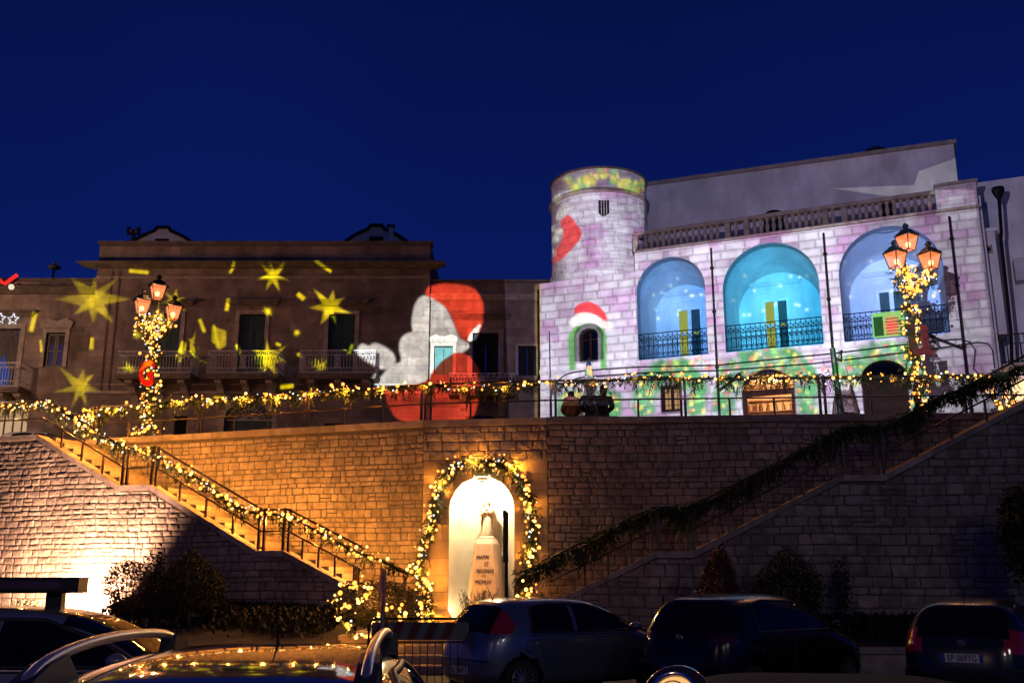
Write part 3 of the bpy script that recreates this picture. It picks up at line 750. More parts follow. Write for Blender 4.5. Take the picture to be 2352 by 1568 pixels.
# low middle house between the brown building and the palace
B0, B1 = A1 + .003, 1.06
zB = PF.uz(1120, 648, .35)[1]; zBc = PF.uz(1120, 690, .35)[1]
mid = thing('house', PF.pt(-1.1, .35, PROM), 'lower brown house with a flat cornice between the starry building and the white palace', 'building')
PM = Plane(tuple(PF.pt(0, .35, 0)[:2]), tuple(PF.pt(1, .35, 0)[:2]))
hd1 = rect(PM, 997, 795, 1040, 860); hd2 = rect(PM, 1085, 765, 1145, 868); hd3 = rect(PM, 1190, 795, 1232, 862)
ha = rect(PM, 1065, 953, 1155, 1000); harch = Hole((ha[0] + ha[1]) / 2, (ha[1] - ha[0]) / 2, PROM + .02, ha[3] - .35, .35)
hs = [holerect(*hd1), holerect(*hd2), holerect(*hd3), harch]
b = MB(PM.M); slab(b, [(B0, PROM), (B1 + 1, PROM), (B1 + 1, zB), (B0, zB)], [h.outline(12) for h in hs], .006, .4); b.box(B0, B1 + 1, .4, 9, zB - .5, zB - .4); b.build('wall', M['ashlar_back'], mid)
pol = lay(B0, B1 + .9, PROM, lambda k: .36, (.8, 1.5), 41, holes=hs, top=lambda u: zB - .05, zmax=zB - .06, gap=.01)
stones(pol, PM.M, M['ashlar'], mid, 42, proud=.006, bev=.006, name='ashlar_block', pillow=.1, lim=200)
cornice(PM, B0, B1 + .6, zBc, zBc + .22, .25, 'cornice', M['trim'], mid, ends=False)
MB(PM.M).box(B0, B1 + .6, -.1, .4, zB, zB + .09).build('parapet_cap', M['trim_dark'], mid)
surround(PM, hd1, mid, w=.14, hood=False); shutter_door(PM, hd1, .12, mid, mat('green_teal_shutter', (.02, .13, .11), .6), name='shutter')
m_ = MB(PM.M); q = [(hd1[0] - .16, hd1[3] + .145), (hd1[1] + .16, hd1[3] + .145), (hd1[1] + .22, hd1[3] + .34), (hd1[1] - .05, hd1[3] + .48), ((hd1[0] + hd1[1]) / 2, hd1[3] + .38), (hd1[0] + .05, hd1[3] + .48), (hd1[0] - .22, hd1[3] + .34)]
m_.prism(q, -.09, .006); m_.build('curved_hood', M['trim'], mid)
surround(PM, hd2, mid, w=.2, hz=.55, hd=.2); shutter_door(PM, hd2, .2, mid, M['dark'])
surround(PM, hd3, mid, w=.1, hood=False); shutter_door(PM, hd3, .12, mid, M['dark'])
MB(PM.M).prism(harch.outline(12), .25, .27).build('arched_window', M['window'], mid)
balcony(PM, 1032, 1182, 857, 893, mid, n=22, dep=.9, brackets=(.2, .8))
# corner pilaster strip
cx = PF.uz(985, 800)[0]
# far left wing of the street
FL0 = -24.0; zF = PF.uz(60, 636)[1]; zFc = PF.uz(60, 668)[1]
lf = thing('house', PF.pt(-19, .5, PROM), 'lower brown house beside the starry building with a louvred window and draped balcony door', 'building')
PL = Plane(tuple(PF.pt(0, .5, 0)[:2]), tuple(PF.pt(1, .5, 0)[:2]))
fw = rect(PL, 104, 764, 148, 842); fd = rect(PL, -40, 755, 40, 895); fs = rect(PL, -60, 935, 62, 1010)
hs = [holerect(*fw), holerect(*fd), holerect(*fs)]
b = MB(PL.M); slab(b, [(FL0, PROM), (A0 - .003, PROM), (A0 - .003, zF), (FL0, zF)], [h.outline(6) for h in hs], .006, .4); b.box(FL0, A0 - .003, .4, 9, zF - .5, zF - .4); b.build('wall', M['ashlar_back'], lf)
pol = lay(FL0, A0 - .003, PROM, lambda k: .345, (.7, 1.35), 51, holes=hs, top=lambda u: zF - .05, zmax=zF - .06, gap=.010)
stones(pol, PL.M, M['ashlar'], lf, 52, proud=.007, bev=.006, name='ashlar_block', pillow=.15, lim=160)
cornice(PL, FL0, A0 - .01, zFc, zFc + .25, .4, 'cornice', M['trim_dark'], lf, ends=False)
MB(PL.M).box(FL0, A0 - .01, -.08, .4, zF, zF + .09).build('parapet_cap', M['trim_dark'], lf)
shutter_door(PL, fw, .08, lf, M['shutter'], louvre=True); surround(PL, fw, lf, w=.16, hood=False)
m_ = MB(PL.M); q = [(fw[0] - .2, fw[3] + .165), (fw[1] + .2, fw[3] + .165), (fw[1] + .3, fw[3] + .42), (fw[1] - .02, fw[3] + .6), ((fw[0] + fw[1]) / 2, fw[3] + .45), (fw[0] + .02, fw[3] + .6), (fw[0] - .3, fw[3] + .42)]
m_.prism(q, -.12, .006); m_.build('curved_hood', M['trim'], lf)
surround(PL, fd, lf, w=.2, hz=.5, hd=.3)
MB(PL.M).box(fd[0], fd[1], .35, .37, fd[2], fd[3]).build('blue_lit_room', emit('blue_room_light', (.06, .14, .55), .35), lf)
m_ = MB(PL.M)
for sg in (0, 1):   # tied back curtains
    for k in range(9):
        f = k / 8; a = fd[1] - .02 if sg else fd[0] + .02; s_ = -1 if sg else 1
        m_.tube([(a + s_ * f * 1.1, .25 + .03 * (k % 2), fd[3] - .02), (a + s_ * f * .75, .25 + .03 * (k % 2), fd[3] - .7), (a + s_ * f * .25, .25 + .03 * (k % 2), fd[2] + .7), (a + s_ * f * .35, .25, fd[2])], .06, 5)
m_.build('curtain', M['shutter'], lf)
MB(PL.M).box(fs[0], fs[1], .33, .35, fs[2], fs[3]).build('shop_front', emit('shop_window_light', (1, .62, .34), .55), lf)
m_ = MB(PL.M)
for k in range(7): x = fs[0] + (fs[1] - fs[0]) * k / 6; m_.box(x - .025, x + .025, .28, .325, fs[2], fs[3])
m_.box(fs[0], fs[1], .281, .324, fs[3] - .5, fs[3] - .45); m_.build('shop_frame', M['rail'], lf)
balcony(PL, -60, 46, 832, 886, lf, n=16, dep=.95, brackets=(.55, .92))
# star-shaped light on the surround, white
def starpoly(n, r0, r1, cx=0, cz=0, a0=PI / 2): return [(cx + (r0 if i % 2 == 0 else r1) * math.cos(a0 + PI * i / n), cz + (r0 if i % 2 == 0 else r1) * math.sin(a0 + PI * i / n)) for i in range(2 * n)]
for x, y in ((30, 733), (0, 731)):
    c = PL.uz(x, y, -.2); m_ = MB(PL.M); pts = [(p[0], -.2, p[1]) for p in starpoly(5, .24, .11, *c)]; m_.tube(pts + [pts[0]], .03, 5, cap=False)
    m_.build('star_light', emit('white_star_tube', (.85, .85, .9), 1.0), label='white star outline light at the edge of the balcony door' if x else 'white star outline light cut by the picture edge', cat='star light', group='white star lights')
c1, c2, c3 = PL.uz(-5, 640, -.5), PL.uz(10, 652, -.5), PL.uz(40, 631, -.5)
m_ = MB(PL.M); m_.tube([(c1[0], -.5, c1[1]), (c2[0], -.5, c2[1]), (c3[0], -.5, c3[1])], .075, 6); m_.build('tube_light', emit('red_tube', (1, .03, .02), 1.0), label='red neon tube bent like a tick on the cornice', cat='neon light')
m_ = MB(PL.M); c = PL.uz(26, 659, -.5); m_.ball((c[0], -.5, c[1]), .12, 8, 6); m_.build('lamp_head', emit('spill_lamp', (1, .85, .6), .9), label='small pale lamp under the red tick tube', cat='lamp')

# gabled attics and chimneys behind the parapet
def gable(x, ytop, ybase, hw_, lab):
    Y = 46; c = atY(x, ytop, Y); zb_ = atY(x, ybase + 8, Y).z; w = abs(atY(x + hw_, ybase, Y).x - c.x); t = thing('attic', (c.x, Y, zb_), lab, 'attic')
    h = c.z - zb_
    pf = [(c.x - w, zb_), (c.x + w, zb_), (c.x + w * .62, zb_ + h * .45), (c.x + w * .22, zb_ + h * .78), (c.x + w * .2, c.z - .05), (c.x - w * .2, c.z - .05), (c.x - w * .22, zb_ + h * .78), (c.x - w * .62, zb_ + h * .45)]
    MB().prism(pf, Y, Y + 4).build('gable_wall', M['plaster'], t)
    e = MB(); seq = pf[1:] + pf[:1]
    for (a, za), (b_, zb2) in zip(seq[:-1], seq[1:]): e.tube([(a, Y - .06, za + .05), (b_, Y - .06, zb2 + .05)], .09, 4)
    e.build('roof_edge', M['black'], t)
    MB().box(c.x - .35, c.x + .35, Y - .03, Y + .01, zb_ + h * .1, zb_ + h * .38).build('attic_window', M['dark'], t)
gable(375, 523, 556, 74, 'white stepped gable over the parapet, nearest the chimney cowl')
gable(865, 518, 551, 72, 'white stepped gable over the parapet, with a pale chimney pipe before it')
p = atY(898, 552, 43.5); q = atY(898, 523, 43.5)
m_ = MB(); m_.tube([p - Vector((0, 0, .5)), q], .13, 8); t = m_.build('chimney_pipe', M['plaster'], label='slim pale chimney pipe standing by the right hand white gable', cat='chimney')
MB().box(q.x - .18, q.x + .18, q.y - .18, q.y + .18, q.z + .002, q.z + .1).build('chimney_cap', M['black'], t)
p = atY(307, 558, 42); q = atY(307, 530, 42); m_ = MB(); m_.tube([p - Vector((0, 0, .5)), q], .10, 8)
t = m_.build('chimney_cowl', M['rail'], label='dark two headed chimney cowl at the end of the parapet', cat='chimney')
m_ = MB()
for s in (-1, 1): m_.tube([(q.x + s * .22, q.y, q.z - .18), (q.x + s * .22, q.y, q.z + .16)], .1, 8)
m_.tube([(q.x - .22, q.y, q.z - .02), (q.x + .22, q.y, q.z - .02)], .07, 6); m_.build('cowl_head', M['rail'], t)
p = atY(124, 618, 41); m_ = MB(); m_.lathe([(.05, -.6), (.05, 0), (.22, .02), (.3, .1), (.08, .22), (.05, .34)], tuple(p), 8); m_.build('roof_finial', M['trim_dark'], label='small dark stone finial on the lower far roof', cat='finial')

# ------------------------------------------------------------------ lime-washed palace with tower and loggias
pal = thing('palace', PR.pt(5, 0, PROM), 'white palace with round tower, three blue lit loggias and a roof balustrade', 'building')
UA = PR.uz(1240, 800)[0]; UB = PR.uz(1456, 560)[0]; UC = PR.uz(2150, 465)[0]; UD = PR.uz(2263, 600)[0]
ZL = PR.uz(1270, 648)[1]; ZS = 9.52; ZT = 13.62; ZBt = 14.42
def arch(x0, x1, yb, yt):
    a, b = PR.uz(x0, yb - 60)[0], PR.uz(x1, yb - 60)[0]; zt_ = PR.uz((x0 + x1) / 2, yt)[1]; hw_ = (b - a) / 2
    return Hole((a + b) / 2, hw_, ZS + .02, zt_ - hw_ * .98, hw_ * .98)
LOG = [arch(1465, 1624, 822, 590), arch(1664, 1888, 800, 557), arch(1934, 2178, 775, 517)]
def garch(x0, x1, yt, rise=None):
    a, b = PR.uz(x0, 900)[0], PR.uz(x1, 900)[0]; zt_ = PR.uz((x0 + x1) / 2, yt)[1]; hw_ = (b - a) / 2; rise = rise or hw_ * .8
    return Hole((a + b) / 2, hw_, PROM + .02, zt_ - rise, rise)
GD = garch(1704, 1826, 846); GB = garch(1981, 2088, 826); 
gwn = rect(PR, 1518, 884, 1566, 944); GW = holerect(*gwn)
aw = rect(PR, 1331, 754, 1374, 828); AW = holerect(*aw, rise=.28)
HR = LOG + [GD, GB, GW, AW]
def inhole(h, n=20): return h.outline(n) if h.rise else [(h.c + h.hw, h.z0), (h.c + h.hw, h.zs), (h.c - h.hw, h.zs), (h.c - h.hw, h.z0)]
def outline_pts(h, n=20):
    p = [(h.c + h.hw, h.z0), (h.c + h.hw, h.zs)]
    if h.rise: p += [(h.c + h.hw * math.cos(PI * i / n), h.zs + h.rise * math.sin(PI * i / n)) for i in range(1, n)]
    return p + [(h.c - h.hw, h.zs), (h.c - h.hw, h.z0)]
b = MB(PR.M); TW = .45
slab(b, [(UA, PROM), (UD, PROM), (UD, ZT), (UB, ZT), (UB, ZL), (UA, ZL)], [outline_pts(h) for h in HR], .006, TW)
b.box(UA, UA + .4, TW, 9, PROM, ZL - .01); b.box(UD - .4, UD, TW, 4.9, PROM, ZT - .01); b.box(UB, UD - .4, TW, 4.9, ZT - .25, ZT - .05)
b.box(UA + .4, UB, TW, 5, ZL - .25, ZL - .05)
b.build('wall', M['white_back'], pal)
BH = .302; BZ = PROM + .1
topf = lambda u: ZT if u > UB else ZL
pol = lay(UA, UB, BZ - BH, lambda k: BH, (.42, .80), 61, holes=HR, top=lambda u: ZL, zmax=ZL - .02, gap=.014)
pol += lay(UB, UD, BZ - BH, lambda k: BH, (.42, .80), 62, holes=HR, top=lambda u: ZT - .02, zmax=ZT - .03, gap=.014)
stones(pol, PR.M, M['white'], pal, 63, proud=.012, bev=.010, pillow=.35)
cornice(PR, UA, UD, ZS - .24, ZS - .06, .10, 'string_course', M['white'], pal, ends=False)
MB(PR.M).box(UB, UD + .04, -.12, .3, ZT, ZT + .09, tone=.5).build('balustrade_plinth', M['trim'], pal)
# balustrade
bn = node('balustrade', pal)
zb0, zb1 = ZT + .095, ZBt - .14
MB(PR.M).box(UB, UC, -.09, .22, zb1, ZBt).build('coping', M['trim'], bn)
prof_b = [(.085, 0), (.085, .05), (.05, .07), (.055, .13), (.088, .24), (.06, .36), (.04, .45), (.06, .47), (.06, .5), (.085, .53), (.085, zb1 - zb0 - .002)]
bm = MB(PR.M); bm = MB(); bm.lathe(prof_b, (0, 0, 0), 8, tone=.5); bme = bm.mesh('baluster', M['trim'], True)
u = UB + .22; k = 0
piers = [UB + .06, UB + (UC - UB) * .335, UB + (UC - UB) * .40, UB + (UC - UB) * .66, UB + (UC - UB) * .72]
while u < UC - .12:
    if all(abs(u - p) > .17 for p in piers):
        o = bpy.data.objects.new('baluster', bme); COL.objects.link(o); o.parent = bn; o.location = PR.pt(u, .06, zb0) - ORG[pal.name]; o.rotation_euler = (0, 0, -.4)
    u += .222
for p in piers: MB(PR.M).bbox(p - .1, p + .1, -.06, .18, zb0, zb1, .015).build('pier', M['trim'], bn)
pol = lay(UC, UD, ZT + .1, lambda k: .275, (.4, .8), 64, top=lambda u: ZBt + .1, zmax=ZBt + .1, gap=.014)
MB(PR.M).box(UC, UD, .006, .35, ZT + .1, ZBt + .12).build('parapet_end', M['white_back'], pal)
stones(pol, PR.M, M['white'], pal, 65, proud=.012, bev=.01, pillow=.35)
MB(PR.M).box(UC - .02, UD + .06, -.05, .4, ZBt + .122, ZBt + .22).build('parapet_cap', M['trim'], pal)
# loggias: vaulted bays behind the arches
for i, h in enumerate(LOG):
    D1 = 2.3; e = .02; lo = MB(PR.M); x0, x1 = h.c - h.hw - e, h.c + h.hw + e; zs = h.zs; bk = lambda q: (h.c + (q[0] - h.c) * .90, ZS + .03 + (q[1] - ZS - .03) * .885)
    n = 48; r_ = h.hw + e
    # barrel vault running back, pointed groins cut by smaller wall arches
    ring = [(x1, ZS + .03), (x1, zs)] + [(h.c + r_ * math.cos(PI * k / n), zs + .01 + h.rise * 1.01 * math.sin(PI * k / n)) for k in range(1, n)] + [(x0, zs), (x0, ZS + .03)]
    for (a, b_) in zip(ring[:-1], ring[1:]):
        lo.add([(a[0], TW, a[1]), (b_[0], TW, b_[1]), (bk(b_)[0], D1, bk(b_)[1]), (bk(a)[0], D1, bk(a)[1])], [(0, 1, 2, 3)])
    lo.build('loggia_vault', M['plaster'], pal)
    lb = MB(PR.M); lb.prism(ring, D1 + .001, D1 + .1); lb.build('loggia_back_wall', M['plaster'], pal)
    MB(PR.M).box(x0, x1, .02, D1, ZS - .2, ZS + .028).build('loggia_floor', M['trim'], pal)
    # doors
    dx = {0: (1563, 1612), 1: (1762, 1812), 2: (2025, 2082)}[i]; yb = {0: 800, 1: 770, 2: 745}[i]
    a, b_ = PR.uz(dx[0], yb, D1)[0], PR.uz(dx[1], yb, D1)[0]; zt_ = PR.uz((dx[0] + dx[1]) / 2, {0: 712, 1: 692, 2: 670}[i], D1)[1]; um = (a + b_) / 2
    fr = MB(PR.M); w = .09; fr.box(a - w, a, D1 - .06, D1, ZS + .03, zt_ + w); fr.box(b_, b_ + w, D1 - .06, D1, ZS + .03, zt_ + w); fr.box(a, b_, D1 - .06, D1, zt_, zt_ + w); fr.box(um - .07, um + .07, D1 - .05, D1, ZS + .03, zt_)
    fr.box(a - .38, b_ + .38, D1 - .03, D1 + .0005, zt_ + .35, zt_ + .38); fr.build('door_frame', M['white_paint'], pal)
    cornice(PR, a - .45, b_ + .45, zt_ + .62, zt_ + .78, .14, 'door_hood', M['plaster'], pal, d0=D1 - .002)
    yel = emit('lit_door_pane', (.50, .58, .12), .6)
    for q, (p0, p1) in enumerate(((a + .01, um - .075), (um + .075, b_ - .01))):
        lit = (i < 2 and q == 0)
        d_ = MB(PR.M).box(p0, p1, D1 - .03, D1 - .01, ZS + .05, zt_ - .01).build('door_leaf', yel if lit else M['green_door'], pal)
        MB(PR.M).box((p0 + p1) / 2 - .1, (p0 + p1) / 2 + .1, D1 - .04, D1 - .032, ZS + 1.35, ZS + 1.45).build('notice', yel if not lit else M['white_paint'], d_)
        m_ = MB(PR.M); 
        for zz in (ZS + .6, ZS + 1.2): m_.box(p0 + .02, p1 - .02, D1 - .036, D1 - .0305, zz, zz + .03)
        m_.build('glazing_bar', M['iron'], d_)
    # iron railing with looped bars
    rl = MB(PR.M); y = .08; z0, z1 = ZS + .08, ZS + .98; xa, xb = h.c - h.hw + .02, h.c + h.hw - .02; n = int((xb - xa) / .17); st = (xb - xa) / n
    for z in (z0, z1): rl.tube([(xa, y, z), (xb, y, z)], .018, 4)
    rl.tube([(xa, y, (z0 + z1) / 2), (xb, y, (z0 + z1) / 2)], .012, 4)
    for k in range(n + 1):
        x = xa + st * k; rl.tube([(x, y, z0), (x, y, z1)], .011, 4, cap=False)
        if k < n:
            xm = x + st / 2
            for zz, sg in ((z0 + .16, -1), (z0 + .62, 1), (z0 + .36, 1), (z0 + .8, -1)):
                rl.tube([(xm + st * .36 * math.cos(PI * j / 6), y, zz + sg * st * .5 * math.sin(PI * j / 6)) for j in range(7)], .010, 4, cap=False)
            rl.tube([(xm, y, z0 + .12), (xm, y, z0 + .34)], .009, 4, cap=False); rl.tube([(xm, y, z1 - .32), (xm, y, z1 - .12)], .009, 4, cap=False)
    rl.build('iron_railing', M['iron'], pal)
# banner hung on the third railing
q0, q1 = PR.uz(2003, 745, -.05)[0], PR.uz(2079, 745, -.05)[0]; bz0, bz1 = PR.uz(2040, 774, -.05)[1], PR.uz(2040, 716, -.05)[1]
bn_ = MB(PR.M).box(q0, q1, -.05, -.04, bz0, bz1).build('banner', mat('green_white_banner', (.6, .66, .55), .7, (.5, .58, .48), 6), label='rectangular green and red printed banner tied to the third loggia railing', cat='banner')
m_ = MB(PR.M); m_.box(q0 + .05, q0 + (q1 - q0) * .34, -.056, -.0505, bz0 + .06, bz1 - .14); m_.build('printed_panel', mat('dark_green_print', (.02, .07, .05), .7), bn_)
m_ = MB(PR.M)
for k in range(6): zz = bz0 + .08 + (bz1 - bz0) * .12 * k; m_.box(q0 + (q1 - q0) * (.40 + .03 * (k % 2)), q1 - .08 - .05 * (k % 3), -.056, -.0505, zz, zz + .045)
m_.build('printed_line', mat('red_print', (.55, .08, .07), .7), bn_)
# ground floor openings
rm = MB(PR.M); q0, q1 = GD.c - GD.hw - .6, GD.c + GD.hw + .6
rm.box(q0, q1, 3.0, 3.1, PROM, 9.2); rm.box(q0 - .1, q0, TW + .01, 3.0, PROM, 9.2); rm.box(q1, q1 + .1, TW + .01, 3.0, PROM, 9.2); rm.box(q0, q1, TW + .01, 3.0, 8.7, 8.8)
rm.build('shop_interior', mat('warm_interior_plaster', (.62, .42, .26), .8, (.5, .32, .2), 2), pal)
m_ = MB(PR.M)
for zz in (1.2, 1.7, 2.2, 2.6): m_.box(q0 + .1, q1 - .1, 2.7, 2.99, PROM + zz, PROM + zz + .04)
rq = random.Random(3)
for zz in (1.24, 1.74, 2.24):
    x = q0 + .2
    while x < q1 - .2: m_.lathe([(.05, 0), (.05, .2), (.02, .26), (.02, .32)], (x, 2.85, PROM + zz), 6); x += rq.uniform(.12, .3)
m_.build('bottle_shelf', M['wood'], pal)
m_ = MB(PR.M); m_.box(GD.c - GD.hw, GD.c + GD.hw, .7, 1.3, PROM + .02, PROM + .62); m_.box(GD.c - GD.hw, GD.c + GD.hw, .7, 1.3, PROM + 1.15, PROM + 1.2)
for k in range(9): m_.tube([(GD.c - GD.hw + .3 + k * .19, .9, PROM + .62), (GD.c - GD.hw + .3 + k * .19, .9, PROM + .85), (GD.c - GD.hw + .3 + k * .19, .9, PROM + .92)], [.045, .045, .015], 6)
m_.build('shop_counter', M['wood'], pal)
m_ = MB(PR.M); w = .09
m_.box(GD.c - GD.hw, GD.c - GD.hw + w * 1.6, .2, .32, PROM + .02, GD.zs); m_.box(GD.c + GD.hw - w * 1.6, GD.c + GD.hw, .2, .32, PROM + .02, GD.zs)
m_.box(GD.c - GD.hw, GD.c + GD.hw, .19, .33, GD.zs - .18, GD.zs + .02); m_.box(GD.c - .9, GD.c - .82, .22, .3, PROM + .02, GD.zs - .18)
m_.build('door_frame', mat('varnished_wood', (.28, .10, .035), .35, (.18, .06, .02), 5), pal)
fan(PR, GD, .24, M['iron'], pal, n=15, r0=.3)
Mt = PR.M @ Matrix.Translation((GD.c - .1, .18, PROM + 1.35)) @ Matrix.Rotation(PI / 2, 4, 'X')
text('shop_sign_text', 'Uni', .42, mat('pale_sign_letter', (.5, .36, .26), .5), pal, Mt)
plight('shop_light', PR.pt(GD.c, 1.6, 8.3), 170, (1, .62, .3), .1)
m_ = MB(PR.M); m_.prism(outline_pts(GB, 14), .30, .34)
m_.build('arched_wood_door', M['wood'], pal)
m_ = MB(PR.M)
for k in range(9): x = GB.c - GB.hw + 2 * GB.hw * (k + .5) / 9; m_.box(x - GB.hw / 9 + .012, x + GB.hw / 9 - .012, .27, .298, PROM + .03, GB.zs - .05)
m_.build('door_board', M['wood'], pal)
m_ = MB(PR.M); m_.prism([(GB.c + (GB.hw - .05) * math.cos(PI * k / 14), GB.zs + (GB.rise - .05) * math.sin(PI * k / 14)) for k in range(15)], .26, .29); m_.build('fanlight_glass', M['window'], pal)
fan(PR, GB, .22, M['iron'], pal, n=15, r0=.25)
a, b_, z0, z1 = gwn
MB(PR.M).box(a, b_, .3, .32, z0, z1).build('lit_pane', emit('window_warm', (1, .55, .28), .45), pal)
m_ = MB(PR.M); 
for x in (a, (a + b_) / 2 - .05, b_ - .1): m_.box(x, x + .1, .16, .26, z0, z1)
for z in (z0, z1 - .1): m_.box(a + .1, b_ - .1, .161, .259, z, z + .1)
for q in range(1, 4): m_.box(a + .1, b_ - .1, .19, .21, z0 + (z1 - z0) * q / 4, z0 + (z1 - z0) * q / 4 + .02)
for x in (a + (b_ - a) * .29, a + (b_ - a) * .73): m_.box(x, x + .02, .188, .212, z0 + .1, z1 - .1)
m_.build('window_frame', M['wood'], pal)
m_ = MB(PR.M); m_.prism(outline_pts(AW, 12), .3, .32); m_.build('arched_pane', M['window'], pal)
m_ = MB(PR.M); a, b_, z0, z1 = aw
for x in (a, (a + b_) / 2 - .04, b_ - .08): m_.box(x, x + .08, .2, .28, z0, z1 - .15)
m_.box(a, b_, .201, .279, z0, z0 + .08); m_.box(a, b_, .201, .279, z0 + (z1 - z0) * .66, z0 + (z1 - z0) * .66 + .06)
m_.build('window_frame', M['wood'], pal)
m_ = MB(PR.M); oi = outline_pts(AW, 12); g_ = .2; zmid = (AW.z0 + AW.top) / 2
oo = [(AW.c + (x - AW.c) * (AW.hw + g_) / AW.hw, z if z == AW.z0 else AW.zs + (z - AW.zs) * (AW.rise + g_) / AW.rise) for x, z in oi]
for i in range(len(oi) - 1):
    m_.add([(oi[i][0], -.03, oi[i][1]), (oo[i][0], -.03, oo[i][1]), (oo[i + 1][0], -.03, oo[i + 1][1]), (oi[i + 1][0], -.03, oi[i + 1][1]), (oi[i][0], .1, oi[i][1]), (oo[i][0], .02, oo[i][1]), (oo[i + 1][0], .02, oo[i + 1][1]), (oi[i + 1][0], .1, oi[i + 1][1])], [(0, 1, 2, 3), (0, 3, 7, 4), (1, 5, 6, 2)])
m_.build('window_surround', mat('grey_plaster_surround', (.20, .18, .18), .9), pal)
# tower
TR = 1.92; TU = PR.uz(1376, 520, 1.9)[0]; TC = PR.pt(TU, TR + .02, 0)
zt1 = PR.uz(1376, 386, .1)[1]; zr = PR.uz(1376, 432, .0)[1]
tw = node('tower', pal)
m_ = MB(); m_.lathe([(TR - .03, ZL - .3), (TR - .03, zt1)], (TC.x, TC.y, 0), 48); m_.lathe([(.01, zt1 - .3), (TR - .03, zt1 - .3)], (TC.x, TC.y, 0), 48); m_.build('core', M['white_back'], tw, smooth=True)
m_ = MB(); m_.lathe([(TR, zr - .12), (TR + .09, zr - .08), (TR + .12, zr), (TR + .04, zr + .06), (TR, zr + .08)], (TC.x, TC.y, 0), 56, tone=.5); m_.build('ring_moulding', M['trim'], tw, smooth=True)
m_ = MB(); m_.lathe([(TR - .1, zt1), (TR + .05, zt1), (TR + .06, zt1 + .07), (TR - .1, zt1 + .09)], (TC.x, TC.y, 0), 56); m_.build('cap_ring', M['trim_dark'], tw)
def wrapt(u, d, z):
    a = u / TR; r = TR - d
    return (TC.x + r * math.sin(a), TC.y - r * math.cos(a), z)
wa = math.atan2(-(0 - TC.x), TC.y)
ang0 = lambda px: None
def tu(px, py):   # arc position on the tower for a picture point (front surface)
    r = ray(px, py); o = Vector((0, 0)); d = Vector((r.x, r.y)); c = Vector((TC.x, TC.y)); A = d.dot(d); B = -2 * d.dot(c); C_ = c.dot(c) - TR * TR
    disc = max(0, B * B - 4 * A * C_); t = (-B - math.sqrt(disc)) / (2 * A); p = d * t
    return math.atan2(p.x - c.x, -(p.y - c.y)) * TR, EYE + r.z * t
t0, t1 = tu(1375, 478), tu(1399, 478); zw0, zw1 = tu(1386, 496)[1], tu(1386, 460)[1]
TH1 = Hole((t0[0] + t1[0]) / 2, (t1[0] - t0[0]) / 2, zw0, zw1)
half = TR * 2.0
pol = lay(-half, half, ZL - .3, lambda k: BH, (.35, .75), 71, holes=(TH1,), top=lambda u: zr - .1, zmax=zr - .12, gap=.016)
pol += lay(-half, half, zr + .09, lambda k: .30, (.5, .9), 72, top=lambda u: zt1, zmax=zt1 - .02, gap=.008)
rr_ = random.Random(5)
for p in pol: 
    p2 = []
    for (a, b_) in zip(p, p[1:] + p[:1]):
        p2.append(a)
        if abs(b_[0] - a[0]) > .2: p2.append(((a[0] + b_[0]) / 2, (a[1] + b_[1]) / 2))
    m_ = MB(); stone(m_, p2, .010 if p[0][1] < zr else .004, .010, rr_, pillow=.3, wrap=lambda x, y, z: wrapt(x, y, z)); m_.build('stone', M['white'], tw)
m_ = MB()
for dz_ in (0,):
    a0, a1 = (TH1.c - TH1.hw) , (TH1.c + TH1.hw)
    m_.add([wrapt(a0, .0, zw0), wrapt(a1, .0, zw0), wrapt(a1, .0, zw1), wrapt(a0, .0, zw1)], [(0, 1, 2, 3)])
m_.build('window_void', M['dark'], tw)
m_ = MB()
for k in range(1, 4): x = a0 + (a1 - a0) * k / 4; m_.tube([wrapt(x, -.03, zw0), wrapt(x, -.03, zw1)], .014, 5)
m_.build('window_bar', M['white_iron'], tw)
t0 = tu(1268, 636); t1 = tu(1291, 636); zq0, zq1 = tu(1280, 646)[1], tu(1280, 626)[1]
m_ = MB(); m_.add([wrapt(t0[0], -.03, zq0), wrapt(t1[0], -.03, zq0), wrapt(t1[0], -.03, zq1), wrapt(t0[0], -.03, zq1)], [(0, 1, 2, 3)]); m_.build('window_void', M['dark'], tw)
m_ = MB()
for k in range(5): x = t0[0] + (t1[0] - t0[0]) * k / 4; m_.tube([wrapt(x, -.06, zq0), wrapt(x, -.06, zq1)], .016, 5)
m_.build('window_bar', M['white_iron'], tw)
# upper white block behind the balustrade
UP = 5.0; e0, e1 = PR.uz(1470, 500, UP)[0], PR.uz(2196, 380, UP)[0]; zt0, ztt = PR.uz(1497, 426, UP)[1], PR.uz(2190, 331, UP)[1]
ub = thing('upper_storey', PR.pt((e0 + e1) / 2, UP, ZT - .3), 'plain white rooftop block rising behind the palace balustrade', 'building')
m_ = MB(PR.M); m_.prism([(e0, ZT - .3), (e1, ZT - .3), (e1, ztt), (e0, zt0)], UP, UP + 6); m_.build('wall', M['plaster'], ub)
m_ = MB(PR.M); m_.prism([(e0 - .1, zt0 + .002), (e1 + .1, ztt + .002), (e1 + .1, ztt + .16), (e0 - .1, zt0 + .16)], UP - .1, UP + 6.1); m_.build('roof_edge', M['trim'], ub)
for x0, x1, yt in ((1753, 1800, 482), (2018, 2055, 460)):
    a, b_ = PR.uz(x0, yt + 20, UP - .01)[0], PR.uz(x1, yt + 20, UP - .01)[0]; z = PR.uz((x0 + x1) / 2, yt, UP - .01)[1]
    m_ = MB(PR.M); m_.prism([(b_, ZT - .2), (b_, z - .25)] + [((a + b_) / 2 + (b_ - a) / 2 * math.cos(PI * k / 10), z - .25 + .25 * math.sin(PI * k / 10)) for k in range(1, 10)] + [(a, z - .25), (a, ZT - .2)], UP - .02, UP - .004)
    m_.build('arched_door', M['dark'], ub)
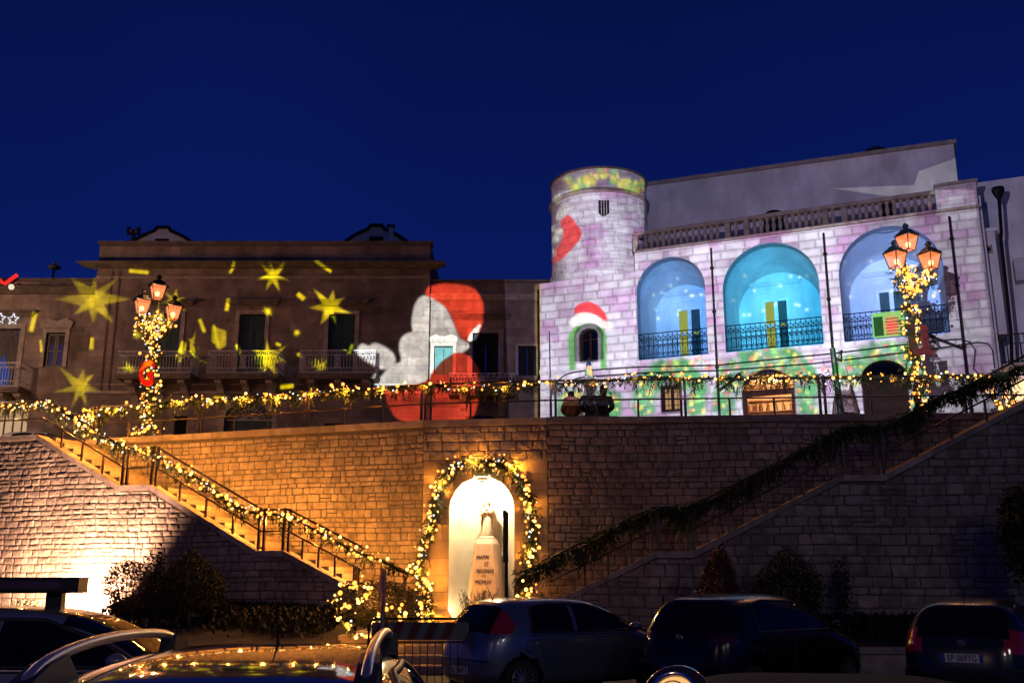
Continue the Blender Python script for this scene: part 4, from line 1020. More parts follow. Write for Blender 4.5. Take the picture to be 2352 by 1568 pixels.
m_ = MB(PR.M); c0 = PR.uz(2010, 352, UP + 2); m_.lathe([(.45, 0), (.45, .12), (.3, .2), (.01, .22)], (c0[0], UP + 2, c0[1] - .02), 10); m_.build('roof_vent', M['black'], ub)
# neighbour to the right
NB = 1.2; NN = Plane(tuple(PR.pt(0, NB, 0)[:2]), tuple(PR.pt(1, NB, 0)[:2]))
nb = thing('house', PR.pt(UD + 3, NB, PROM), 'white house at the picture edge beyond the palace corner, with a drainpipe and a gallery', 'building')
n0 = NN.uz(2250, 600)[0]; zn = NN.uz(2290, 408)[1]
q = UD + .003
NB2 = 3.2
m_ = MB(PR.M); m_.box(q, q + .12, .5, NB2, PROM, ZT + .6); m_.box(q + .121, q + 9, NB2, NB2 + 6, PROM, PR.uz(2300, 412, NB2)[1]); m_.build('wall', M['plaster'], nb)
zz = PR.uz(2275, 533, 1.2)[1]
a, b_ = PR.uz(2248, 640, 1.2)[0], PR.uz(2298, 640, 1.2)[0]
MB(PR.M).box(max(a, q + .13), b_, 1.2, NB2 - .01, 9.6, zz).build('buttress', M['plaster'], nb); MB(PR.M).box(max(a, q + .13) - .0, b_ + .1, 1.1, NB2 - .01, zz + .001, zz + .12).build('buttress_cap', M['white_paint'], nb)
c = PR.uz(2269, 573, 1.19); fr = MB(PR.M); fr.box(c[0] - .14, c[0] + .14, 1.15, 1.19, c[1] - .14, c[1] + .14); fr.build('wall_box', M['trim'], nb)
MB(PR.M).box(c[0] - .08, c[0] + .08, 1.12, 1.149, c[1] - .07, c[1] + .05).build('wall_box_door', M['dark'], nb)
zg = PR.uz(2320, 832, .9)[1]
MB(PR.M).box(q + .2, q + 8, .8, NB2 - .01, zg - .25, zg - .05).build('gallery_floor', M['trim'], nb)
MB(PR.M).box(q + .2, q + 8, 1.4, NB2 - .01, PROM, zg - .26).build('gallery_wall', M['plaster'], nb)
zh = PR.uz(2320, 768, .9)[1]; m_ = MB(PR.M)
for k in range(60): m_.tube([(q + .25 + k * .13, .9, zg - .05), (q + .25 + k * .13, .9, zh)], .012, 4, cap=False)
m_.tube([(q + .2, .9, zh), (q + 8, .9, zh)], .025, 5); m_.tube([(q + .2, .9, zg + .02), (q + 8, .9, zg + .02)], .02, 5); m_.build('gallery_railing', M['iron'], nb)
m_ = MB(PR.M)
P3 = [PR.uz(x, y, 1.05) for x, y in ((2294, 452), (2296, 475), (2300, 535), (2298, 540), (2322, 760), (2324, 830))]
m_.tube([(a, 1.05, z) for a, z in P3], .06, 6); a, z = P3[0]; m_.lathe([(.06, -.1), (.14, .05), (.2, .2), (.2, .32)], (a, 1.05, z), 8); m_.build('drainpipe', M['iron'], nb)
m_ = MB(PR.M); s0 = PR.uz(2325, 600, NB2 - .1); m_.box(s0[0], s0[0] + 5, NB2 - .6, NB2 - .01, PR.uz(2330, 650, NB2 - .3)[1], PR.uz(2330, 598, NB2 - .3)[1]); m_.build('rooftop_parapet', M['plaster'], nb)
m_ = MB(PR.M); s0 = PR.uz(2290, 910, 1.38)[0]; m_.box(s0, s0 + 5, 1.36, 1.38, PROM, PR.uz(2330, 890, 1.38)[1] + .25); m_.build('shop_front', emit('bright_shopfront', (1, .66, .36), 1.5), nb)
plight('shop_front_light', PR.pt(s0 + 1.0, .6, PROM + 1.8), 40, (1, .72, .4), .15)
# dark poles on the palace front
for i, (x0, y0, x1, y1) in enumerate(((1633, 570, 1647, 948), (1891, 535, 1914, 948), (2180, 497, 2222, 948))):
    a = PR.uz(x0, y0, -.3); t = thing('cable_mast', PR.pt(a[0], -.3, PROM), ['slim dark mast against the palace between the first and second loggia', 'slim dark mast against the palace between the second and third loggia', 'tall dark mast with a slanting arm at the palace corner'][i], 'mast', 'dark masts on the palace front')
    m_ = MB(PR.M); m_.tube([(a[0], -.3, PROM), (a[0], -.3, PROM + 3.5), (a[0], -.3, a[1])], [.055, .045, .038], 8); m_.build('pole', M['iron'], t)
    m_ = MB(PR.M)
    for z in (7, 9.0, 11, 12.6): m_.lathe([(.07, -.03), (.07, .03)], (a[0], -.3, z), 8)
    m_.build('pole_collar', M['iron'], t)
    if i != 1:
        m_ = MB(PR.M); e = {0: (.75, .45), 2: (-1.0, .52)}[i]; z = {0: 8.15, 2: 8.9}[i]; m_.tube([(a[0], -.3, z), (a[0] + e[0], -.45, z + e[1])], .035, 6); m_.tube([(a[0] + e[0] * .8, -.45, z + e[1] * .8), (a[0] + e[0] * 1.1, -.45, z + e[1] * 1.1)], .06, 6); m_.build('arm', M['iron'], t)
# cables
def cab(pts, lab, d=-.12, r=.022):
    P = [PR.uz(x, y, d) for x, y in pts]; P = resample([PR.pt(a, d, z) for a, z in P], .3)
    MB().tube(P, r, 5).build('cable', M['cable'], label=lab, cat='cable')
cab([(1275, 905), (1275, 880), (1300, 858), (1345, 850), (1470, 842), (1650, 838), (1800, 822), (1905, 812), (2085, 790), (2200, 778), (2225, 780), (2240, 800), (2236, 850), (2260, 868)], 'upper grey cable drooping along the palace from the window sill to the corner')
cab([(1290, 905), (1292, 885), (1330, 866), (1470, 856), (1660, 850), (1860, 835), (1990, 820), (2150, 800), (2250, 785), (2278, 790), (2285, 850)], 'lower grey cable drooping along the palace just under the first one')
cab([(1262, 760), (1264, 870)], 'short upright grey cable at the left end of the palace')

# ------------------------------------------------------------------ the two slide projectors of the light show
def projector(name, pos, aim, ha, hb, res, pl, paint, power):
    l = bpy.data.lights.new(name, 'SPOT'); l.spot_size = rad(2 * math.degrees(math.atan(math.hypot(ha, hb))) + 2); l.spot_blend = 0; l.shadow_soft_size = .02; l.energy = power
    o = bpy.data.objects.new(name, l); COL.objects.link(o); o.location = pos
    o.rotation_euler = (Vector(aim) - Vector(pos)).to_track_quat('-Z', 'Y').to_euler()
    Rm = np.array(o.rotation_euler.to_matrix()); w, h = res
    a = (np.arange(w) + .5) / w * 2 * ha - ha; b = (np.arange(h) + .5) / h * 2 * hb - hb
    A_, B_ = np.meshgrid(a, b); d = np.stack([A_, B_, -np.ones_like(A_)], -1) @ Rm.T
    p = np.array(pos); nb_ = np.array(pl.b); pa_ = np.array(pl.a)
    t = ((pa_ - p) @ nb_) / (d @ nb_); X = p + d * t[..., None]
    u = (X - pa_) @ np.array(pl.u); z = X[..., 2]
    zc_ = z - EYE; dep = X[..., 1] * math.cos(TH) + zc_ * math.sin(TH); up = -X[..., 1] * math.sin(TH) + zc_ * math.cos(TH)
    px = 1176 + F_PX * X[..., 0] / dep; py = 784 - F_PX * up / dep
    im = paint(u, z, px, py); img = bpy.data.images.new(name + '_slide', w, h, float_buffer=False)
    img.colorspace_settings.name = 'Non-Color'
    buf = np.ones((h, w, 4), dtype=np.float32); buf[..., :3] = np.clip(im, 0, 1); img.pixels.foreach_set(buf.ravel()); img.update(); img.pack()
    l.use_nodes = True; nt = l.node_tree; em = nt.nodes['Emission']
    tc = N(nt, 'ShaderNodeTexCoord'); sx = N(nt, 'ShaderNodeSeparateXYZ'); nt.links.new(tc.outputs['Normal'], sx.inputs[0])
    cx = N(nt, 'ShaderNodeCombineXYZ')
    for i, hh in enumerate((ha, hb)):
        dv = N(nt, 'ShaderNodeMath', operation='DIVIDE'); nt.links.new(sx.outputs[i], dv.inputs[0]); nt.links.new(sx.outputs[2], dv.inputs[1])
        ma = N(nt, 'ShaderNodeMath', operation='MULTIPLY_ADD'); nt.links.new(dv.outputs[0], ma.inputs[0]); ma.inputs[1].default_value = -1 / (2 * hh); ma.inputs[2].default_value = .5
        nt.links.new(ma.outputs[0], cx.inputs[i])
    ti = N(nt, 'ShaderNodeTexImage'); ti.image = img; ti.extension = 'CLIP'; nt.links.new(cx.outputs[0], ti.inputs[0]); nt.links.new(ti.outputs[0], em.inputs[0])
    return o
def inpoly(px, py, poly):
    ins = np.zeros(px.shape, bool); n = len(poly)
    for i in range(n):
        (x0, y0), (x1, y1) = poly[i], poly[(i + 1) % n]
        if y0 == y1: continue
        c = ((y0 > py) != (y1 > py)) & (px < (x1 - x0) * (py - y0) / (y1 - y0) + x0); ins ^= c
    return ins
def blur(a, k):
    if k < 1: return a
    for ax in (0, 1):
        for _ in range(2):
            p = np.pad(a, [(k, k) if i == ax else (0, 0) for i in range(a.ndim)], mode='edge'); c = np.cumsum(p, axis=ax, dtype=np.float64)
            n = a.shape[ax]; hi = np.take(c, range(2 * k, 2 * k + n), axis=ax); lo = np.take(c, range(0, n), axis=ax); a = (hi - lo) / (2 * k)
    return a.astype(np.float32)
def snoise(x, y, seed, oct=3):
    rr = np.random.RandomState(seed); G = rr.rand(256, 256).astype(np.float32); s = 0; am = 1; tot = 0
    for k in range(oct):
        xi = np.floor(x).astype(int); yi = np.floor(y).astype(int); fx = x - xi; fy = y - yi; fx = fx * fx * (3 - 2 * fx); fy = fy * fy * (3 - 2 * fy)
        g = lambda i, j: G[(yi + j) % 256, (xi + i) % 256]
        s = s + am * ((g(0, 0) * (1 - fx) + g(1, 0) * fx) * (1 - fy) + (g(0, 1) * (1 - fx) + g(1, 1) * fx) * fy); tot += am; am *= .5; x = x * 2.03 + 7; y = y * 2.03 + 3
    return s / tot
def smooth(poly, it=2):
    for _ in range(it):
        q = []
        for (a, b) in zip(poly, poly[1:] + poly[:1]): q += [(a[0] * .75 + b[0] * .25, a[1] * .75 + b[1] * .25), (a[0] * .25 + b[0] * .75, a[1] * .25 + b[1] * .75)]
        poly = q
    return poly
def paint_left(u, z, px, py):
    im = np.zeros(px.shape + (3,), np.float32); Y = np.array((.95, .86, .0), np.float32)
    def star(cx, cy, r, n, a0, seed, gain=1.0, squash=1.0):
        rr = random.Random(seed); dx = px - cx; dy = (py - cy) / squash; m_ = (np.abs(dx) < r * 1.3) & (np.abs(dy) < r * 1.3)
        x, y = dx[m_], dy[m_]; rho = np.hypot(x, y) / r; val = np.zeros_like(rho)
        for k in range(n):
            a = a0 + 2 * PI * k / n + rr.uniform(-.12, .12); L = rr.uniform(.72, 1.15); wd = rr.uniform(.10, .20)
            al = (x * math.cos(a) + y * math.sin(a)) / r; ac = np.abs(-x * math.sin(a) + y * math.cos(a)) / r
            lim = np.clip((L - al) / L, 0, 1) * wd * 1.25
            s = np.clip((lim - ac) / .03, 0, 1) * (al > 0) * (1.0 - .80 * np.clip(al / L, 0, 1)) * rr.uniform(.55, 1)
            val = np.maximum(val, s)
            side = np.clip((lim - ac) / .03, 0, 1) * (al > 0) * ((-x * math.sin(a) + y * math.cos(a)) > 0) * .18; val = val + side * val
        val = np.maximum(val, np.clip(1.1 - rho * 4, 0, 1))
        t = im[m_]; t = np.maximum(t, (val * gain)[:, None] * Y); im[m_] = t
    for a in ((215, 685, 88, 8, .1, 1, .62), (628, 632, 44, 7, .2, 2, 1.0), (760, 705, 60, 7, .35, 3, .85), (617, 715, 18, 8, .1, 4, .9), (682, 763, 13, 8, 0, 5, .95), (432, 806, 58, 7, .5, 6, .8),
              (183, 885, 68, 7, .3, 7, .7), (402, 690, 40, 6, .8, 8, .6), (316, 768, 19, 8, 0, 9, .75), (618, 825, 52, 7, .1, 10, .95), (300, 850, 24, 6, 0, 11, .7), (737, 842, 26, 6, .2, 13, .5), (415, 945, 32, 4, -.6, 14, .7)): star(*a)
    def fan_(cx, cy, w, h, a, gain): 
        q = [(-w, -h), (w * .9, -h * .7), (w, h * .6), (w * .2, h), (-w * .8, h * .4)]; q = [(cx + x * math.cos(a) - y * math.sin(a), cy + x * math.sin(a) + y * math.cos(a)) for x, y in q]
        m_ = inpoly(px, py, q); im[m_] = np.maximum(im[m_], gain * Y)
    fan_(503, 776, 18, 26, .1, .42); fan_(497, 770, 3, 28, -.15, .8)
    for cx, cy, L, w, a in ((320, 623, 22, 4, .1), (536, 615, 13, 2.5, -1.0), (745, 612, 20, 3, .6), (524, 699, 14, 4, -1.35), (465, 747, 16, 3.5, 1.2), (211, 788, 13, 5, -1.5), (692, 680, 10, 5, .7), (75, 735, 22, 5, -1.35),
                            (93, 790, 14, 2, 1.5), (660, 887, 15, 4, -.1), (510, 915, 18, 4, .1), (805, 800, 12, 3, -1.2), (690, 815, 7, 3, .5), (640, 790, 6, 3, .4), (548, 800, 10, 3, 1.2)):
        x = (px - cx) * math.cos(a) + (py - cy) * math.sin(a); y = -(px - cx) * math.sin(a) + (py - cy) * math.cos(a)
        m_ = (np.abs(x) < L) & (np.abs(y) < w); im[m_] = np.maximum(im[m_], .75 * Y)
    im = blur(im, 2)
    # plain red and white shapes of light across the corner of the two houses
    Wt = np.array((.72, .84, .92), np.float32); Rd = np.array((.62, .055, .022), np.float32)
    def fill(poly, c, k=2, tex=0): 
        m_ = blur(inpoly(px, py, smooth(poly)).astype(np.float32)[..., None], k + 1); t = 1 - tex * (.5 * snoise(px / 22 + snoise(px / 30, py / 30, 8) * 3, py / 9, 3) + .8 * snoise(px / 4, py / 4, 4) ** 2)[..., None]; return m_, c * t
    lay_ = [fill([(985, 655), (1012, 647), (1060, 650), (1095, 662), (1110, 700), (1105, 748), (1084, 780), (1054, 778), (1040, 735), (1026, 705), (1000, 692), (975, 676)], Rd, 2, .15),
            fill([(945, 745), (952, 700), (968, 676), (990, 682), (1020, 700), (1036, 730), (1052, 775), (1072, 782), (1076, 796), (1058, 806), (1040, 830), (1020, 860), (1000, 885), (860, 890), (866, 872), (884, 856), (898, 835), (926, 832), (917, 800), (920, 778), (935, 764), (952, 762)], Wt, 2, .45),
            fill([(822, 800), (832, 786), (848, 796), (860, 784), (892, 798), (908, 815), (910, 836), (884, 850), (858, 838), (826, 820)], Wt, 2, .45),
            fill([(1098, 738), (1104, 745), (1084, 782), (1068, 778)], Wt, 1),
            fill([(980, 880), (990, 850), (1012, 822), (1048, 802), (1080, 815), (1100, 850), (1102, 880), (1092, 940), (1075, 974), (1010, 973), (975, 968), (915, 968), (892, 930), (884, 900), (900, 884)], Rd * .8, 1, .25)]
    for m_, c in lay_: im = im * (1 - m_) + c * m_
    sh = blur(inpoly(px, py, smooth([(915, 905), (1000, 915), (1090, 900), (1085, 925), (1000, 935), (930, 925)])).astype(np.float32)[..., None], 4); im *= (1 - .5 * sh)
    return im
def paint_right(u, z, px, py):
    # bricks in the palace's own coordinates
    k1 = np.floor((z - (BZ - BH)) / BH).astype(int); fz = (z - (BZ - BH)) / BH - k1; left = u <= UB
    fu = np.zeros_like(u); rnd = np.zeros_like(u)
    for k in range(k1.min(), k1.max() + 1):
        for sd, sel in ((61, left), (62, ~left)):
            m_ = (k1 == k) & sel
            if not m_.any(): continue
            js = np.array(course_joints(k, UA if sd == 61 else UB, UB if sd == 61 else UD + 2, .42, .80, sd)); js = np.concatenate([[js[0] - 3], js, [js[-1] + 3]])
            i = np.searchsorted(js, u[m_]); i = np.clip(i, 1, len(js) - 1); a, b = js[i - 1], js[i]
            fu[m_] = np.minimum(u[m_] - a, b - u[m_]); r_ = np.random.RandomState(sd * 100 + k + 50).rand(len(js) + 1); rnd[m_] = r_[i]
    ed = np.minimum(fu, np.minimum(fz, 1 - fz) * BH)
    lum = .68 + .32 * np.clip(ed / .09, 0, 1)
    nz = snoise(u * 1.1, z * 1.1, 1); n2 = snoise(u * 4, z * 4, 2)
    pk = np.clip((nz - .42) * 2.2 + (rnd - .5) * .9, 0, 1)[..., None]
    base = np.array((.80, .78, 1.0)) * (1 - pk) + np.array((.60, .34, .70)) * pk
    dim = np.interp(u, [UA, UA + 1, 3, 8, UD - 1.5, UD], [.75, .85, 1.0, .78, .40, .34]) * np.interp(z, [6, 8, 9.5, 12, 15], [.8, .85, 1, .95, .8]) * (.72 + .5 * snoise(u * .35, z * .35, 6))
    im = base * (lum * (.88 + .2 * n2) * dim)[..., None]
    # cyan loggias
    for i, h in enumerate(LOG):
        ins = (np.abs(u - h.c) < h.hw) & (z > ZS) & ((z < h.zs) | (((u - h.c) / h.hw) ** 2 + ((z - h.zs) / h.rise) ** 2 < 1))
        rho = np.clip(np.hypot((u - h.c) / h.hw, (z - h.zs + .4) / (h.hw * 1.4)), 0, 1.2)[..., None]
        c = np.array(((.14, .44, 1.1), (.04, .62, 1.2), (.23, .44, 1.15))[i]) * (1.0 - .25 * rho) + np.array((.10, .10, 0)) * (1 - rho)
        sp_ = np.zeros_like(u); rr = random.Random(i + 3)
        for _ in range(14):
            sx, sz = h.c + rr.uniform(-.9, .9) * h.hw, h.zs + rr.uniform(-.8, .8); sp_ += np.exp(-((u - sx) ** 2 + (z - sz) ** 2) / .003)
        im = np.where(ins[..., None], c * .9 + sp_[..., None] * .5, im)
    def glowpts(mask_fn, n, cols, r0, seed, box):
        rr = random.Random(seed); nonlocal im
        Q = 16; sx_ = px[::Q, ::Q]; sy_ = py[::Q, ::Q]; ps = float(np.median(np.abs(np.diff(sx_, axis=1)))) / Q
        for _ in range(n):
            x, y = rr.uniform(box[0], box[2]), rr.uniform(box[1], box[3])
            if not mask_fn(x, y): continue
            r_ = r0 * rr.uniform(.5, 1.4); i = np.argmin((sx_ - x) ** 2 + (sy_ - y) ** 2); i, j = divmod(int(i), sx_.shape[1]); hw_ = int(4 * r_ / ps) + Q
            sl = (slice(max(0, i * Q - hw_), i * Q + hw_), slice(max(0, j * Q - hw_), j * Q + hw_)); qx, qy = px[sl], py[sl]
            w = np.exp(-((qx - x) ** 2 + (qy - y) ** 2) / (r_ * r_))[..., None]; c = np.array(rr.choice(cols)); im[sl] = im[sl] * (1 - w * .8) + c * w * .8
    G = [(.06, .34, .12), (.03, .22, .09), (.11, .42, .16), (.10, .30, .20)]; D = [(1, .85, .1), (.9, .15, .15), (1, .9, .35), (.4, .9, .2), (.95, .4, .3)]
    def band(cx, cy, rx, ry, w): return lambda x, y: abs(math.hypot((x - cx) / rx, (y - cy) / ry) - 1) < w and y < 950 
    for b_, box in ((band(1765, 930, 100, 105, .28), (1640, 800, 1880, 950)), (band(2035, 920, 95, 110, .28), (1920, 790, 2150, 950)), (band(1540, 925, 62, 75, .32), (1460, 830, 1620, 950)), (lambda x, y: True, (1290, 905, 1420, 955))):
        glowpts(b_, 420, G, 8, 5, box); glowpts(b_, 110, D, 4, 6, box)
    glowpts(lambda x, y: 1, 60, D, 4, 9, (1560, 820, 2120, 850))
    # window frame of green light, red and white cap over it
    fr = blur((inpoly(px, py, [(1308, 850), (1306, 770), (1330, 735), (1375, 735), (1394, 770), (1393, 848)]) & ~inpoly(px, py, [(1322, 850), (1322, 770), (1338, 748), (1368, 748), (1381, 770), (1380, 848)])).astype(np.float32)[..., None], 3)
    im = im * (1 - fr) + np.array((.10, .42, .10)) * fr
    for poly, c, k in (([(1318, 722), (1322, 700), (1350, 690), (1372, 698), (1390, 715), (1400, 742), (1386, 745), (1372, 722), (1340, 718)], (.85, .05, .07), 2),
                       ([(1306, 752), (1312, 728), (1335, 716), (1365, 720), (1385, 735), (1402, 738), (1412, 748), (1400, 760), (1385, 752), (1350, 742)], (1, 1, 1), 3),
                       # stocking on the tower
                       ([(1286, 502), (1306, 488), (1322, 512), (1337, 530), (1334, 548), (1312, 572), (1290, 594), (1274, 600), (1268, 596), (1276, 572), (1292, 552), (1296, 530)], (.80, .05, .06), 2),
                       ([(1280, 500), (1284, 480), (1296, 464), (1306, 466), (1304, 486), (1290, 500)], (.95, .95, .95), 3)):
        m_ = blur(inpoly(px, py, smooth(poly)).astype(np.float32)[..., None], k); im = im * (1 - m_) + np.array(c) * m_
    # dim side of the tower and the coloured festoon on its top
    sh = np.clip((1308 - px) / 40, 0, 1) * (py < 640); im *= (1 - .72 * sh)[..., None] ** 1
    m_ = blur(inpoly(px, py, smooth([(1286, 502), (1306, 488), (1322, 512), (1337, 530), (1334, 548), (1312, 572), (1290, 594), (1274, 600), (1268, 596), (1276, 572), (1292, 552), (1296, 530)])).astype(np.float32)[..., None], 2); im = im * (1 - m_) + np.array((.75, .05, .05)) * m_
    m_ = blur(inpoly(px, py, smooth([(1278, 502), (1282, 480), (1296, 462), (1308, 464), (1308, 488), (1292, 502)])).astype(np.float32)[..., None], 3); im = im * (1 - m_) + np.array((.6, .6, .62)) * m_
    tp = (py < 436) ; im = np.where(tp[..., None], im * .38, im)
    for i, (x, y) in enumerate(((1280, 452), (1270, 520), (1277, 545), (1266, 575), (1283, 530))): glowpts(lambda a, b: 1, 12, [(.8, .85, .8)], 4, 30 + i, (x - 5, y - 6, x + 5, y + 6))
    def fest(x, y): t = (x - 1290) / 190; yc = 412 + 12 * math.sin(t * 9); return abs(y - yc) < 12
    glowpts(fest, 260, [(.55, .55, .06), (.15, .45, .08), (.75, .7, .15), (.6, .2, .15)], 5, 12, (1300, 388, 1482, 436))
    ye = np.exp(-((px - 1238) / 4) ** 2)[..., None]; im = im * (1 - ye * .8) + np.array((.75, .65, .1)) * ye * .6
    bq = inpoly(px, py, [(2003, 716), (2079, 712), (2080, 772), (2004, 777)])[..., None]; rb = np.exp(-(((px - 2048) / 16) ** 2 + ((py - 748) / 20) ** 2))[..., None]
    im = np.where(bq, np.array((.16, .42, .12)) * (1 - rb) + np.array((.75, .12, .10)) * rb, im)
    # slide edge
    mk = blur(inpoly(px, py, [(1234, 640), (1256, 636), (1256, 380), (1482, 380), (1482, 528), (1458, 578), (2120, 486), (2140, 436), (2236, 420), (2262, 640), (2300, 960), (1234, 965)]).astype(np.float32)[..., None], 2)
    rl_ = inpoly(px, py, [(1900, 408), (2060, 430), (2150, 425), (2200, 400), (2200, 330), (2090, 370), (2080, 400)])[..., None] * .12
    for h in (GD, GB, GW, AW):
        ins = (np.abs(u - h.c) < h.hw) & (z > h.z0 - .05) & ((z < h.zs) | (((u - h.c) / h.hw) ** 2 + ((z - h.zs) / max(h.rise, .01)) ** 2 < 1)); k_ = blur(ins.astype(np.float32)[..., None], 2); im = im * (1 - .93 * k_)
    return (im * mk + (1 - mk) * (np.array((.085, .075, .12)) + rl_)) * np.clip((z - 5.8) / .2, 0, 1)[..., None]
projector('star_slide_projector', (-5.5, 5, 7.6), (-9.8, 38, 10.3), .39, .17, (1700, 740), PF, paint_left, 270000)
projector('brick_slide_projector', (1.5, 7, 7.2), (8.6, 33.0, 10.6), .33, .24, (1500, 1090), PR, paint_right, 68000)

# ------------------------------------------------------------------ street lamps with three lanterns
lampglass = emit('lantern_glass', (1, .24, .08), 1.8)
_n = lampglass.node_tree; _o = _n.nodes['Material Output'] if 'Material Output' in _n.nodes else [q for q in _n.nodes if q.type == 'OUTPUT_MATERIAL'][0]
_e = [q for q in _n.nodes if q.type == 'EMISSION'][0]; _t = N(_n, 'ShaderNodeBsdfTransparent'); _m = N(_n, 'ShaderNodeMixShader'); _g = N(_n, 'ShaderNodeTexNoise'); _g.inputs['Scale'].default_value = 5
_r = N(_n, 'ShaderNodeMapRange'); _r.inputs[3].default_value = .25; _r.inputs[4].default_value = .95; _n.links.new(_g.outputs[0], _r.inputs[0]); _n.links.new(_r.outputs[0], _m.inputs[0])
_n.links.new(_t.outputs[0], _m.inputs[1]); _n.links.new(_e.outputs[0], _m.inputs[2]); _n.links.new(_m.outputs[0], _o.inputs[0])
lampbulb = emit('lantern_bulb', (1, .62, .22), 6)
def street_lamp(base, H, arms, lab, letter, lseed):
    t = thing('street_lamp', base, lab, 'street lamp', 'three lantern street lamps'); x, y, z = base
    m_ = MB(); m_.lathe([(.22, 0), (.22, .12), (.16, .2), (.16, .55), (.10, .62), (.075, .9), (.06, 1.0), (.05, H - 1.0), (.07, H - .95), (.045, H - .9), (.04, H - .72)], (x, y, z), 10); m_.build('pole', M['iron'], t, smooth=False)
    for (dx, dy, dz) in arms:
        if abs(dx) > .2:
            zz = z + H - 1.35; m_ = MB(); m_.tube([(x, y, zz - .15), (x + dx * .5, y + dy * .5, zz - .18), (x + dx * .95, y + dy, zz + .0), (x + dx, y + dy, z + H + dz - .72)], .03, 6); m_.build('arm', M['iron'], t)
        cx_, cy_, cz = x + dx, y + dy, z + H + dz - .62
        ln = node('lantern', t); a0 = PI / 4 + .5
        def sq(r, zz): return [(cx_ + r * math.cos(a0 + PI / 2 * k), cy_ + r * math.sin(a0 + PI / 2 * k), zz) for k in range(4)]
        lo_, hi_ = sq(.18, cz - .04), sq(.30, cz + .38)
        for k in range(4):
            j = (k + 1) % 4; MB().add([lo_[k], lo_[j], hi_[j], hi_[k]], [(0, 1, 2, 3)]).build('glass_pane', lampglass, ln)
        m_ = MB()
        for k in range(4): m_.tube([lo_[k], hi_[k]], .018, 4); m_.tube([hi_[k], hi_[(k + 1) % 4]], .018, 4); m_.tube([lo_[k], lo_[(k + 1) % 4]], .014, 4)
        m_.build('frame', M['iron'], ln)
        m_ = MB(); m_.lathe([(.33, .38), (.32, .41), (.20, .48), (.19, .52), (.12, .56), (.10, .57), (.05, .60), (.085, .65), (.085, .69), (.04, .74), (.001, .75)], (cx_, cy_, cz), 8, a0=.3, a1=.3 + 2 * PI); m_.build('roof', M['iron'], ln)
        m_ = MB(); m_.ball((cx_, cy_ - .05, cz + .12), .075, 8, 6); m_.build('bulb', lampbulb, ln)
        plight('lantern_light', (cx_, cy_ - .34, cz + .15), 30, (1, .45, .2), .05, parent=t)
    # evergreen and lights wound round the pole and the arms
    for k_, (dx, dy, dz) in enumerate(arms):
        if abs(dx) > .2:
            pts = [(x, y, z + H - 1.75), (x + dx * .35, y, z + H - 1.55), (x + dx * .8, y + dy, z + H - 1.45), (x + dx, y + dy, z + H + dz - .78)]
            garland('fairy light wreath on the %s arm of the street lamp by the letter %s' % ('leftward' if dx < 0 else 'rightward', letter), [Vector(p) for p in pts], nb=95, hang=.1, thick=.17, dens=170, lp=12, seed=lseed + k_, name='light_wreath', cat='garland', group='garlands wound round the lamps', lights=.5)
    hx = [Vector((x + .12 * math.cos(i * .75 + 1), y + .12 * math.sin(i * .75 + 1), z + .15 + (H - 1.2) * i / 60)) for i in range(61)]
    garland('spiral of evergreen and fairy lights round the pole of the lamp with the letter ' + letter, hx, nb=34, hang=.09, thick=.14, dens=75, lp=9, seed=lseed + 7, name='light_spiral', group='garlands wound round the lamps', lights=1.6)
    return t
p = atY(338, 1000, 29.2); lp1 = Vector((p.x, 29.2, PROM)); h1 = atY(354, 634, 29.2).z - PROM
street_lamp(lp1, h1 - .12, [(-.06, 0, .03), (-.46, -.1, -.47), (.46, .05, -.62)], 'three lantern street lamp carrying the red letter G, in front of the starry building', 'G', 100)
p = atY(2112, 950, 25.3); lp2 = Vector((p.x, 25.3, PROM)); h2 = atY(2080, 514, 25.3).z - PROM
street_lamp(lp2, h2 - .12, [(.13, 0, 0), (-.27, -.1, -.52), (.72, .05, -.50)], 'three lantern street lamp carrying the red letter U, in front of the palace', 'U', 200)
gp = atY(337, 860, 28.6)
text('letter_sign', 'G', 1.02, M['red'], None, Matrix.Translation(gp) @ Matrix.Rotation(PI / 2, 4, 'X') , ext=.05, off=.035, sx=.62, label='flat red letter G tied to the street lamp before the starry building', cat='letter', group='red letters on the lamps')
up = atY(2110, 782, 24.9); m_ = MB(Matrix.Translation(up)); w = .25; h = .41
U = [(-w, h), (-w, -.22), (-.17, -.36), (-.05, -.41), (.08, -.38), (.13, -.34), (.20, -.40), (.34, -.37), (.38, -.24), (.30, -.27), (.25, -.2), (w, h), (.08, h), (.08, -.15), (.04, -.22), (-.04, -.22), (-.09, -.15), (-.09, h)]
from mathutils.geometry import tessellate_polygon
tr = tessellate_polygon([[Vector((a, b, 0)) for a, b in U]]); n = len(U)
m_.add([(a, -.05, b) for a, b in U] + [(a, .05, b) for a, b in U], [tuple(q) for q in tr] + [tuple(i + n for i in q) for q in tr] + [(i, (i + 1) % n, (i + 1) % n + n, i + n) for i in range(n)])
m_.build('letter_sign', mat('shaded_red_paint', (.11, .008, .006), .6), label='flat red letter U with a tail tied to the street lamp before the palace', cat='letter', group='red letters on the lamps')  # shade put into the colour: red darkened so the letter looks unlit

